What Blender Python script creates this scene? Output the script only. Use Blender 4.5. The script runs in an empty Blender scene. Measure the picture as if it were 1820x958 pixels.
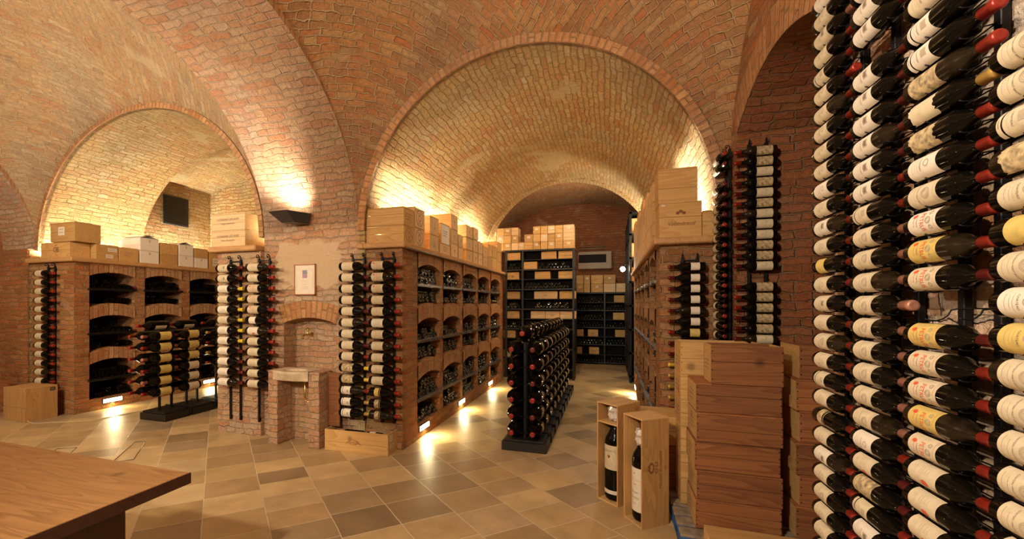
import bpy, math, random
from mathutils import Matrix, Vector
R_ = math.radians
PI = math.pi
random.seed(7)
SC = bpy.context.scene
COL = SC.collection

# ---------------------------------------------------------------- camera, world, lights, exposure
cam_d = bpy.data.cameras.new('camera'); cam = bpy.data.objects.new('camera', cam_d); COL.objects.link(cam)
cam.location = (0, 0, 1.65)
cam.rotation_euler = (R_(90), 0, R_(17.6))
cam_d.sensor_fit = 'HORIZONTAL'; cam_d.sensor_width = 36.0
cam_d.lens = 36.0 * 740 / 1820
cam_d.shift_x = (910 - 850) / 1820
cam_d.shift_y = (541 - 479) / 1820
cam_d.clip_start = 0.05
SC.camera = cam

w = bpy.data.worlds.new('world'); SC.world = w; w.use_nodes = True
w.node_tree.nodes['Background'].inputs[0].default_value = (1.0, 0.78, 0.55, 1)
w.node_tree.nodes['Background'].inputs[1].default_value = 0.05
SC.view_settings.view_transform = 'Standard'
SC.view_settings.look = 'None'
SC.view_settings.exposure = 0.0
SC.view_settings.gamma = 1.0
SC.view_settings.use_curve_mapping = False

WARM = (1.0, 0.82, 0.60); YEL = (1.0, 0.91, 0.72); PINK = (1.0, 0.86, 0.72)
def light(name, kind, loc, power, color=WARM, size=(0.1, 0.1), direction=(0, 0, -1), spot=None, spread=None):
    d = bpy.data.lights.new(name, kind); d.energy = power; d.color = color
    if kind == 'AREA':
        d.shape = 'RECTANGLE'; d.size, d.size_y = size
        if spread: d.spread = R_(spread)
    else:
        d.shadow_soft_size = size[0]
    if kind == 'SPOT':
        d.spot_size = R_(spot or 90); d.spot_blend = 0.7
    o = bpy.data.objects.new(name, d); COL.objects.link(o); o.location = loc
    o.rotation_euler = Vector(direction).to_track_quat('-Z', 'Y').to_euler()
    o['kind'] = 'helper'
    return o
# cove strips behind the boxes on the ledges (the area lamp's long side runs along Y)
def cove(name, x, y0, y1, z, dirx, power, color=YEL):
    d = bpy.data.lights.new(name, 'AREA'); d.energy = power; d.color = color
    d.shape = 'RECTANGLE'; d.size = 0.05; d.size_y = y1 - y0
    o = bpy.data.objects.new(name, d); COL.objects.link(o)
    o.location = (x, (y0 + y1) / 2, z)
    o.rotation_euler = (0, R_(180) + (-dirx) * R_(12), 0)
    o['kind'] = 'helper'
cove('cove_light_left_bin', -2.665, 4.35, 8.7, 2.50, 1, 620)
cove('cove_light_right_bin', 0.865, 4.75, 8.7, 2.45, -1, 620)
cove('cove_light_far_left', -8.60, 4.2, 7.05, 2.43, 1, 150)
light('cove_light_pier', 'AREA', (-4.30, 4.9, 2.45), 30, YEL, (0.2, 0.6), (0, 0, 1))
light('pillar_uplight', 'SPOT', (-3.56, 3.99, 2.78), 90, PINK, (0.08,), (0.03, -0.05, 1), spot=165)
# added, unseen fill lamps around the camera for vaults, floor and bottles
light('fill_up_rear_left', 'SPOT', (-3.45, 0.62, 2.72), 170, WARM, (0.06,), (0.0, 0.55, 1), spot=140)
light('fill_up_rear_right', 'SPOT', (0.75, 0.55, 2.9), 170, WARM, (0.06,), (-0.35, 0.4, 1), spot=150)
light('fill_up_left_bay', 'SPOT', (-6.4, 0.4, 2.4), 230, WARM, (0.06,), (0, 0.4, 1), spot=150)
light('fill_rear_a', 'AREA', (-1.3, -0.9, 2.9), 135, WARM, (0.12, 0.12), (0.05, 1, -0.35))
light('fill_rear_b', 'AREA', (-4.6, -0.6, 3.0), 130, WARM, (0.12, 0.12), (-0.25, 1, -0.35))
light('fill_rear_c', 'AREA', (-0.75, 0.35, 3.2), 34, PINK, (0.05, 0.05), (0.8, 0.6, -0.6))
light('fill_spot_right_wall', 'SPOT', (-2.75, 0.45, 2.75), 190, PINK, (0.03,), (3.75, 0.9, -1.0), spot=46)  # added unseen spot, brightens the wall between the right-hand bottles
light('fill_left_bay', 'AREA', (-6.3, 1.0, 3.4), 80, WARM, (0.12, 0.12), (-0.1, 1, -0.6))
for i_, y_ in enumerate((5.0, 6.7, 7.9)):  # added unseen spots for glints in the bins and light on the rear shelves
    light('fill_aisle', 'SPOT', (-0.75, y_, 4.15), (42, 42, 95)[i_], (1.0, 0.84, 0.62), (0.03,), (-0.25 if i_ < 2 else -0.1, 0.25 if i_ < 2 else 0.75, -1), spot=130)
light('fill_far_room', 'AREA', (-1.0, 9.6, 3.2), 13, WARM, (0.3, 0.3), (0, 0.5, 0.5))  # added fill for the rear vault, no fixture there

# ---------------------------------------------------------------- materials
def new_mat(name):
    m = bpy.data.materials.new(name); m.use_nodes = True
    nt = m.node_tree; b = nt.nodes['Principled BSDF']
    return m, nt, b
def N(nt, t, **kw):
    n = nt.nodes.new(t)
    for k, v in kw.items(): setattr(n, k, v)
    return n
def ramp(nt, stops, interp='LINEAR'):
    r = N(nt, 'ShaderNodeValToRGB'); r.color_ramp.interpolation = interp
    e = r.color_ramp.elements
    while len(e) < len(stops): e.new(0.5)
    for i, (p, c) in enumerate(stops):
        e[i].position = p; e[i].color = (*c, 1)
    return r
def mixc(nt, fac, a, b, blend='MIX'):
    m = N(nt, 'ShaderNodeMix', data_type='RGBA', blend_type=blend)
    for s, v in ((0, fac), (6, a), (7, b)):
        if hasattr(v, 'is_linked') or hasattr(v, 'links'): nt.links.new(v, m.inputs[s])
        else: m.inputs[s].default_value = v if not isinstance(v, tuple) else (*v, 1)
    return m.outputs[2]
def math_(nt, op, a, b=0.0, clamp=False):
    m = N(nt, 'ShaderNodeMath', operation=op, use_clamp=clamp)
    for s, v in ((0, a), (1, b)):
        if hasattr(v, 'links'): nt.links.new(v, m.inputs[s])
        else: m.inputs[s].default_value = v
    return m.outputs[0]

def brick_mat(name, cols, mortar, bw=0.235, bh=0.070, msize=0.009, wash=0.35, washcol=(0.52, 0.36, 0.22), bump=0.03, wob=0.027, patch=0.62, rough=0.92):
    m, nt, b = new_mat(name); L = nt.links.new
    uv = N(nt, 'ShaderNodeUVMap')
    n1 = N(nt, 'ShaderNodeTexNoise'); n1.inputs['Scale'].default_value = 5.5; n1.inputs['Detail'].default_value = 3
    L(uv.outputs[0], n1.inputs['Vector'])
    sub = N(nt, 'ShaderNodeVectorMath', operation='SUBTRACT'); L(n1.outputs['Color'], sub.inputs[0]); sub.inputs[1].default_value = (0.5, 0.5, 0.5)
    scl = N(nt, 'ShaderNodeVectorMath', operation='SCALE'); L(sub.outputs[0], scl.inputs[0]); scl.inputs['Scale'].default_value = wob * 3.2
    add = N(nt, 'ShaderNodeVectorMath', operation='ADD'); L(uv.outputs[0], add.inputs[0]); L(scl.outputs[0], add.inputs[1])
    n1b = N(nt, 'ShaderNodeTexNoise'); n1b.inputs['Scale'].default_value = 45; n1b.inputs['Detail'].default_value = 3
    L(uv.outputs[0], n1b.inputs['Vector'])
    sub2 = N(nt, 'ShaderNodeVectorMath', operation='SUBTRACT'); L(n1b.outputs['Color'], sub2.inputs[0]); sub2.inputs[1].default_value = (0.5, 0.5, 0.5)
    scl2 = N(nt, 'ShaderNodeVectorMath', operation='SCALE'); L(sub2.outputs[0], scl2.inputs[0]); scl2.inputs['Scale'].default_value = 0.012
    add2 = N(nt, 'ShaderNodeVectorMath', operation='ADD'); L(add.outputs[0], add2.inputs[0]); L(scl2.outputs[0], add2.inputs[1])
    br = N(nt, 'ShaderNodeTexBrick'); br.offset = 0.5; br.squash = 0.62; br.squash_frequency = 3
    L(add2.outputs[0], br.inputs['Vector'])
    br.inputs['Color1'].default_value = (0, 0, 0, 1); br.inputs['Color2'].default_value = (1, 1, 1, 1); br.inputs['Mortar'].default_value = (0.5, 0.5, 0.5, 1)
    br.inputs['Scale'].default_value = 1; br.inputs['Mortar Size'].default_value = msize; br.inputs['Mortar Smooth'].default_value = 0.55
    br.inputs['Brick Width'].default_value = bw; br.inputs['Row Height'].default_value = bh; br.inputs['Bias'].default_value = 0
    cr = ramp(nt, [(i / max(1, len(cols) - 1), c) for i, c in enumerate(cols)]); L(br.outputs['Color'], cr.inputs[0])
    n2 = N(nt, 'ShaderNodeTexNoise'); n2.inputs['Scale'].default_value = 1.3; n2.inputs['Detail'].default_value = 5; n2.inputs['Roughness'].default_value = 0.65
    L(uv.outputs[0], n2.inputs['Vector'])
    n3 = N(nt, 'ShaderNodeTexNoise'); n3.inputs['Scale'].default_value = 28; n3.inputs['Detail'].default_value = 6; n3.inputs['Roughness'].default_value = 0.7
    L(uv.outputs[0], n3.inputs['Vector'])
    wr = ramp(nt, [(0.40, (0, 0, 0)), (0.66, (1, 1, 1))]); L(n2.outputs['Fac'], wr.inputs[0])
    c1 = mixc(nt, math_(nt, 'MULTIPLY', wr.outputs[0], wash), cr.outputs[0], washcol)
    g = ramp(nt, [(0.3, (0.72, 0.72, 0.72)), (0.7, (1.18, 1.18, 1.18))]); L(n3.outputs['Fac'], g.inputs[0])
    c2 = mixc(nt, 1.0, c1, g.outputs[0], 'MULTIPLY')
    n5 = N(nt, 'ShaderNodeTexNoise'); n5.inputs['Scale'].default_value = 0.75; n5.inputs['Detail'].default_value = 4; n5.inputs['Roughness'].default_value = 0.6
    ofs = N(nt, 'ShaderNodeVectorMath', operation='ADD'); L(uv.outputs[0], ofs.inputs[0]); ofs.inputs[1].default_value = (13.7, 4.1, 2.0); L(ofs.outputs[0], n5.inputs['Vector'])
    sr = ramp(nt, [(0.30, (0.78, 0.80, 0.84)), (0.44, (1.0, 1.0, 1.0)), (0.55, (1.10, 0.98, 0.80)), (0.70, (0.92, 0.80, 0.70))]); L(n5.outputs['Fac'], sr.inputs[0])
    c2 = mixc(nt, 0.85, c2, sr.outputs[0], 'MULTIPLY')
    # patches where lime plaster still covers the brick joints
    n4 = N(nt, 'ShaderNodeTexNoise'); n4.inputs['Scale'].default_value = 0.9; n4.inputs['Detail'].default_value = 4; n4.inputs['Distortion'].default_value = 0.6
    L(uv.outputs[0], n4.inputs['Vector'])
    pr = ramp(nt, [(patch, (0, 0, 0)), (patch + 0.05, (1, 1, 1))]); L(n4.outputs['Fac'], pr.inputs[0])
    mr = ramp(nt, [(0.36, (0.35,) * 3), (0.56, (1,) * 3)]); n6 = N(nt, 'ShaderNodeTexNoise'); n6.inputs['Scale'].default_value = 7; n6.inputs['Detail'].default_value = 3; L(uv.outputs[0], n6.inputs['Vector']); L(n6.outputs['Fac'], mr.inputs[0])
    jf = math_(nt, 'MULTIPLY', math_(nt, 'MULTIPLY', br.outputs['Fac'], mr.outputs[0]), math_(nt, 'SUBTRACT', 1.0, pr.outputs[0]))
    c3 = mixc(nt, jf, c2, mortar)
    c4 = mixc(nt, math_(nt, 'MULTIPLY', pr.outputs[0], 0.75), c3, washcol)
    L(c4, b.inputs['Base Color']); b.inputs['Roughness'].default_value = rough
    b.inputs['Specular IOR Level'].default_value = 0.15
    # relief: sunk joints, every brick at its own depth, pitted faces
    h1 = math_(nt, 'MULTIPLY', jf, -1.0)
    h = math_(nt, 'ADD', h1, math_(nt, 'MULTIPLY', br.outputs['Color'], 0.30))
    h = math_(nt, 'ADD', h, math_(nt, 'MULTIPLY', n3.outputs['Fac'], 0.75))
    bp = N(nt, 'ShaderNodeBump'); bp.inputs['Strength'].default_value = 1.0; bp.inputs['Distance'].default_value = bump
    L(h, bp.inputs['Height']); L(bp.outputs[0], b.inputs['Normal'])
    return m

RED = [(0.33, 0.12, 0.045), (0.45, 0.20, 0.085), (0.38, 0.15, 0.055), (0.50, 0.26, 0.12), (0.32, 0.15, 0.065), (0.48, 0.17, 0.065), (0.47, 0.29, 0.13)]
M = {}
M['brick'] = brick_mat('old_red_brick', RED, (0.36, 0.23, 0.12), wash=0.25, washcol=(0.42, 0.27, 0.14), bump=0.04)
M['brick_pale'] = brick_mat('limewashed_pink_brick', [(0.54, 0.31, 0.20), (0.60, 0.40, 0.27), (0.53, 0.25, 0.14), (0.62, 0.44, 0.30), (0.56, 0.38, 0.25)], (0.50, 0.37, 0.24), wash=0.5, washcol=(0.54, 0.38, 0.23), patch=0.60, bump=0.045)
M['brick_yellow'] = brick_mat('yellow_vault_brick', [(0.55, 0.38, 0.17), (0.62, 0.45, 0.22), (0.55, 0.30, 0.14), (0.66, 0.52, 0.30), (0.50, 0.35, 0.15)], (0.40, 0.27, 0.12), wash=0.35, washcol=(0.60, 0.48, 0.25), patch=0.60, bump=0.07)
M['brick_vault'] = brick_mat('ochre_vault_brick', [(0.38, 0.17, 0.075), (0.45, 0.24, 0.11), (0.42, 0.15, 0.06), (0.47, 0.29, 0.14), (0.36, 0.18, 0.08), (0.34, 0.18, 0.09)], (0.46, 0.31, 0.17), wash=0.35, washcol=(0.42, 0.30, 0.17), bw=0.20, bh=0.068, bump=0.04)
M['brick_vault_tan'] = brick_mat('tan_vault_brick', [(0.42, 0.27, 0.15), (0.50, 0.35, 0.20), (0.44, 0.24, 0.13), (0.52, 0.39, 0.24), (0.36, 0.24, 0.15)], (0.55, 0.42, 0.27), wash=0.45, washcol=(0.52, 0.40, 0.24), bw=0.20, bh=0.068, bump=0.04)
M['brick_arch'] = brick_mat('soldier_course_brick', [(0.40, 0.19, 0.08), (0.48, 0.26, 0.12), (0.37, 0.16, 0.07), (0.50, 0.30, 0.15)], (0.33, 0.20, 0.10), bw=0.30, bh=0.07, patch=0.8, bump=0.02, wob=0.006)
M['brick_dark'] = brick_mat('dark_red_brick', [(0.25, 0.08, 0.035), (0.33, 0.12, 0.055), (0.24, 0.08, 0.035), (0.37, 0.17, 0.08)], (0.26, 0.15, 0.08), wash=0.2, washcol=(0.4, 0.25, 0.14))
M['brick_white'] = brick_mat('whitewashed_rubble', [(0.60, 0.42, 0.30), (0.72, 0.58, 0.45), (0.62, 0.30, 0.15), (0.70, 0.55, 0.42), (0.66, 0.50, 0.38)], (0.60, 0.48, 0.36), bw=0.20, bh=0.10, wash=0.7, washcol=(0.74, 0.60, 0.47), bump=0.035, patch=0.55)
M['plaster'] = brick_mat('sand_plaster', [(0.50, 0.34, 0.20), (0.54, 0.37, 0.22)], (0.50, 0.35, 0.2), wash=0.5, washcol=(0.55, 0.40, 0.25), patch=0.1, bump=0.02)

def tile_mat():
    m, nt, b = new_mat('sandstone_floor_tiles'); L = nt.links.new
    uv = N(nt, 'ShaderNodeUVMap')
    n1 = N(nt, 'ShaderNodeTexNoise'); n1.inputs['Scale'].default_value = 9; n1.inputs['Detail'].default_value = 4; L(uv.outputs[0], n1.inputs['Vector'])
    sub = N(nt, 'ShaderNodeVectorMath', operation='SUBTRACT'); L(n1.outputs['Color'], sub.inputs[0]); sub.inputs[1].default_value = (0.5, 0.5, 0.5)
    scl = N(nt, 'ShaderNodeVectorMath', operation='SCALE'); L(sub.outputs[0], scl.inputs[0]); scl.inputs['Scale'].default_value = 0.012
    add = N(nt, 'ShaderNodeVectorMath', operation='ADD'); L(uv.outputs[0], add.inputs[0]); L(scl.outputs[0], add.inputs[1])
    br = N(nt, 'ShaderNodeTexBrick'); br.offset = 0.12; br.offset_frequency = 3; br.squash = 0.8; br.squash_frequency = 4
    L(add.outputs[0], br.inputs['Vector'])
    br.inputs['Color1'].default_value = (0, 0, 0, 1); br.inputs['Color2'].default_value = (1, 1, 1, 1); br.inputs['Mortar'].default_value = (0.5,) * 3 + (1,)
    br.inputs['Scale'].default_value = 1; br.inputs['Mortar Size'].default_value = 0.0038; br.inputs['Mortar Smooth'].default_value = 0.3
    br.inputs['Brick Width'].default_value = 0.375; br.inputs['Row Height'].default_value = 0.427; br.inputs['Bias'].default_value = 0
    cr = ramp(nt, [(0.0, (0.241, 0.163, 0.088)), (0.2, (0.483, 0.320, 0.149)), (0.35, (0.298, 0.213, 0.121)), (0.5, (0.596, 0.412, 0.199)), (0.68, (0.426, 0.284, 0.128)), (0.85, (0.653, 0.469, 0.241)), (1, (0.341, 0.241, 0.142))]); L(br.outputs['Color'], cr.inputs[0])
    n2 = N(nt, 'ShaderNodeTexNoise'); n2.inputs['Scale'].default_value = 3; n2.inputs['Detail'].default_value = 8; n2.inputs['Roughness'].default_value = 0.7; L(uv.outputs[0], n2.inputs['Vector'])
    g = ramp(nt, [(0.3, (0.75, 0.75, 0.75)), (0.7, (1.15, 1.15, 1.15))]); L(n2.outputs['Fac'], g.inputs[0])
    c = mixc(nt, 1.0, cr.outputs[0], g.outputs[0], 'MULTIPLY')
    c = mixc(nt, br.outputs['Fac'], c, (0.62, 0.50, 0.32))
    L(c, b.inputs['Base Color'])
    r = ramp(nt, [(0.3, (0.30, 0.30, 0.30)), (0.75, (0.52, 0.52, 0.52))]); L(n2.outputs['Fac'], r.inputs[0]); L(r.outputs[0], b.inputs['Roughness'])
    b.inputs['Specular IOR Level'].default_value = 0.45
    h = math_(nt, 'SUBTRACT', math_(nt, 'MULTIPLY', n2.outputs['Fac'], 0.6), math_(nt, 'MULTIPLY', br.outputs['Fac'], 0.5))
    bp = N(nt, 'ShaderNodeBump'); bp.inputs['Strength'].default_value = 0.5; bp.inputs['Distance'].default_value = 0.006
    L(h, bp.inputs['Height']); L(bp.outputs[0], b.inputs['Normal'])
    return m
M['tiles'] = tile_mat()

def wood_mat(name, a, c, axis='X', scale=1.0, rough=0.72, knots=True, vary=0.25, bumpy=0.0015):
    m, nt, b = new_mat(name); L = nt.links.new
    tc = N(nt, 'ShaderNodeTexCoord'); oi = N(nt, 'ShaderNodeObjectInfo')
    off = N(nt, 'ShaderNodeVectorMath', operation='ADD'); L(tc.outputs['Object'], off.inputs[0])
    comb = N(nt, 'ShaderNodeCombineXYZ')
    for i in range(3): L(math_(nt, 'MULTIPLY', oi.outputs['Random'], 7.3 + 5 * i), comb.inputs[i])
    L(comb.outputs[0], off.inputs[1])
    mp = N(nt, 'ShaderNodeMapping'); L(off.outputs[0], mp.inputs['Vector'])
    s = {'X': (1.2, 14, 14), 'Y': (14, 1.2, 14), 'Z': (14, 14, 1.2)}[axis]
    mp.inputs['Scale'].default_value = tuple(v * scale for v in s)
    n0 = N(nt, 'ShaderNodeTexNoise'); n0.inputs['Scale'].default_value = 0.45; n0.inputs['Detail'].default_value = 2; n0.inputs['Distortion'].default_value = 0.5
    L(mp.outputs[0], n0.inputs['Vector'])
    rings = math_(nt, 'FRACT', math_(nt, 'MULTIPLY', n0.outputs['Fac'], 11.0))
    rr = ramp(nt, [(0.0, (0.0,) * 3), (0.65, (0.55,) * 3), (0.92, (1,) * 3), (1.0, (0.0,) * 3)]); L(rings, rr.inputs[0])
    n2 = N(nt, 'ShaderNodeTexNoise'); n2.inputs['Scale'].default_value = 2.2; n2.inputs['Detail'].default_value = 6; n2.inputs['Roughness'].default_value = 0.65; L(mp.outputs[0], n2.inputs['Vector'])
    f = math_(nt, 'ADD', math_(nt, 'MULTIPLY', rr.outputs[0], 0.55), math_(nt, 'MULTIPLY', n2.outputs['Fac'], 0.5))
    c1 = mixc(nt, f, a, c)
    if knots:
        v = N(nt, 'ShaderNodeTexVoronoi'); v.inputs['Scale'].default_value = 3.1; L(off.outputs[0], v.inputs['Vector'])
        kr = ramp(nt, [(0.05, (1,) * 3), (0.13, (0,) * 3)]); L(v.outputs['Distance'], kr.inputs[0])
        c1 = mixc(nt, math_(nt, 'MULTIPLY', kr.outputs[0], 0.75), c1, tuple(x * 0.42 for x in c))
    hs = N(nt, 'ShaderNodeHueSaturation'); L(c1, hs.inputs['Color'])
    L(math_(nt, 'ADD', 1.0 - vary / 2, math_(nt, 'MULTIPLY', oi.outputs['Random'], vary)), hs.inputs['Value'])
    L(hs.outputs[0], b.inputs['Base Color']); b.inputs['Roughness'].default_value = rough
    bp = N(nt, 'ShaderNodeBump'); bp.inputs['Strength'].default_value = 0.5; bp.inputs['Distance'].default_value = bumpy
    L(f, bp.inputs['Height']); L(bp.outputs[0], b.inputs['Normal'])
    return m
M['pine'] = wood_mat('pale_pine', (0.60, 0.37, 0.135), (0.43, 0.22, 0.06))
M['pine_z'] = wood_mat('pale_pine_upright', (0.55, 0.32, 0.115), (0.38, 0.18, 0.05), axis='Z')
M['pine_y'] = wood_mat('pale_pine_depth', (0.62, 0.40, 0.17), (0.46, 0.25, 0.085), axis='Y')
M['pine_white'] = wood_mat('bleached_pine', (0.70, 0.49, 0.27), (0.58, 0.36, 0.17), knots=False)
M['pine_red'] = wood_mat('reddish_pine', (0.34, 0.13, 0.038), (0.16, 0.045, 0.014), vary=0.5)
M['oak'] = wood_mat('oak_ledge', (0.55, 0.31, 0.12), (0.38, 0.19, 0.065), axis='Y', knots=False, vary=0.05)
M['oak_x'] = wood_mat('oak_ledge_across', (0.55, 0.31, 0.12), (0.38, 0.19, 0.065), axis='X', knots=False, vary=0.05)
M['table'] = wood_mat('polished_table_wood', (0.46, 0.24, 0.09), (0.22, 0.10, 0.035), axis='X', scale=1.5, rough=0.34, vary=0.0, bumpy=0.0006)
M['table_shaded'] = wood_mat('shaded_table_wood', (0.055, 0.014, 0.006), (0.03, 0.008, 0.004), axis='X', rough=0.45, vary=0.0)  # table wood with the shade of its side put into the colour

def plain(name, col, rough=0.5, metal=0.0, spec=0.5, emit=None, es=1.0, coat=0.0, noise=0.0, nscale=20):
    m, nt, b = new_mat(name)
    b.inputs['Base Color'].default_value = (*col, 1); b.inputs['Roughness'].default_value = rough
    b.inputs['Metallic'].default_value = metal; b.inputs['Specular IOR Level'].default_value = spec
    b.inputs['Coat Weight'].default_value = coat
    if noise:
        tc = N(nt, 'ShaderNodeTexCoord'); n = N(nt, 'ShaderNodeTexNoise'); n.inputs['Scale'].default_value = nscale; n.inputs['Detail'].default_value = 5
        nt.links.new(tc.outputs['Object'], n.inputs['Vector'])
        r = ramp(nt, [(0.35, tuple(x * (1 - noise) for x in col)), (0.65, tuple(min(1, x * (1 + noise * 0.4)) for x in col))]); nt.links.new(n.outputs['Fac'], r.inputs[0])
        nt.links.new(r.outputs[0], b.inputs['Base Color'])
    if emit:
        b.inputs['Emission Color'].default_value = (*emit, 1); b.inputs['Emission Strength'].default_value = es
    return m
M['glass'] = plain('dark_bottle_glass', (0.004, 0.003, 0.002), 0.045, spec=0.16)
M['glass_dusty'] = plain('dusty_bottle_glass', (0.016, 0.010, 0.005), 0.20, spec=0.22, noise=0.5, nscale=30)
M['glass_foot'] = plain('thick_green_bottle_foot', (0.012, 0.014, 0.009), 0.13, spec=0.9, coat=1.0)
M['cap_red'] = plain('red_capsule_foil', (0.30, 0.025, 0.012), 0.33, metal=0.25, noise=0.25, nscale=60)
M['cap_wine'] = plain('dark_red_capsule_foil', (0.13, 0.013, 0.010), 0.33, metal=0.2, noise=0.2, nscale=60)
M['cap_gold'] = plain('gold_capsule_foil', (0.55, 0.34, 0.08), 0.35, metal=0.4)
M['cap_yellow'] = plain('yellow_capsule_foil', (0.72, 0.50, 0.05), 0.35, metal=0.1)
M['cap_pink'] = plain('copper_capsule_foil', (0.40, 0.17, 0.11), 0.4, metal=0.3)
M['paper'] = plain('cream_paper', (0.60, 0.49, 0.32), 0.75, noise=0.12, nscale=40)
M['paper_white'] = plain('white_paper', (0.70, 0.61, 0.48), 0.75, noise=0.06, nscale=40)
M['paper_yellow'] = plain('yellow_paper', (0.60, 0.43, 0.12), 0.7, noise=0.15, nscale=40)
M['paper_old'] = plain('stained_old_paper', (0.50, 0.37, 0.19), 0.85, noise=0.65, nscale=55)
M['ink'] = plain('grey_ink', (0.20, 0.15, 0.11), 0.8)
M['ink_soft'] = plain('faded_ink', (0.42, 0.33, 0.22), 0.8)
M['ink_red'] = plain('red_ink', (0.62, 0.09, 0.03), 0.7)
M['ink_brown'] = plain('branded_brown_ink', (0.20, 0.075, 0.025), 0.8)
M['iron'] = plain('black_wrought_iron', (0.006, 0.005, 0.005), 0.5, spec=0.25)
M['steel'] = plain('dull_steel_rail', (0.24, 0.21, 0.18), 0.38, metal=0.8)
M['black_wood'] = plain('black_stained_wood', (0.012, 0.008, 0.006), 0.5, noise=0.3, nscale=12)
M['lamp_grey'] = plain('graphite_lamp_metal', (0.055, 0.048, 0.045), 0.35, metal=0.5)
M['brass'] = plain('brass', (0.72, 0.46, 0.14), 0.25, metal=1.0)
M['chrome'] = plain('chrome', (0.6, 0.57, 0.52), 0.15, metal=1.0)
M['stone'] = plain('pale_carved_stone', (0.56, 0.43, 0.28), 0.7, noise=0.2, nscale=12)
M['carton_white'] = plain('white_cardboard', (0.78, 0.70, 0.60), 0.7)
M['blue'] = plain('blue_pallet_paint', (0.02, 0.10, 0.30), 0.6, noise=0.4, nscale=15)
M['pallet'] = plain('weathered_pallet_wood', (0.25, 0.19, 0.13), 0.85, noise=0.4, nscale=18)
M['vent'] = plain('black_vent_metal', (0.025, 0.022, 0.018), 0.5, metal=0.3)
M['ac'] = plain('beige_ac_plastic', (0.30, 0.22, 0.13), 0.5)
M['glow'] = plain('lit_floor_lamp_glass', (1, 0.9, 0.6), 0.5, emit=(1.0, 0.84, 0.48), es=22)
M['glow_strip'] = plain('lit_strip_lamp', (1, 0.9, 0.7), 0.5, emit=(1.0, 0.88, 0.60), es=16)
M['glow_white'] = plain('lit_bulb', (1, 1, 1), 0.5, emit=(1.0, 0.93, 0.80), es=120)
M['white_plastic'] = plain('white_lamp_plastic', (0.85, 0.82, 0.75), 0.4)
M['frame_red'] = plain('red_brown_picture_frame', (0.36, 0.13, 0.05), 0.4)
M['picture_a'] = plain('blue_grey_print', (0.22, 0.25, 0.30), 0.6, noise=0.4, nscale=60)
M['picture_b'] = plain('mauve_print', (0.42, 0.24, 0.34), 0.6, noise=0.4, nscale=60)
M['foam'] = plain('clear_bubble_wrap', (0.70, 0.62, 0.56), 0.25, noise=0.3, nscale=90)
M['black'] = plain('near_black_cavity', (0.010, 0.007, 0.005), 0.9)

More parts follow.
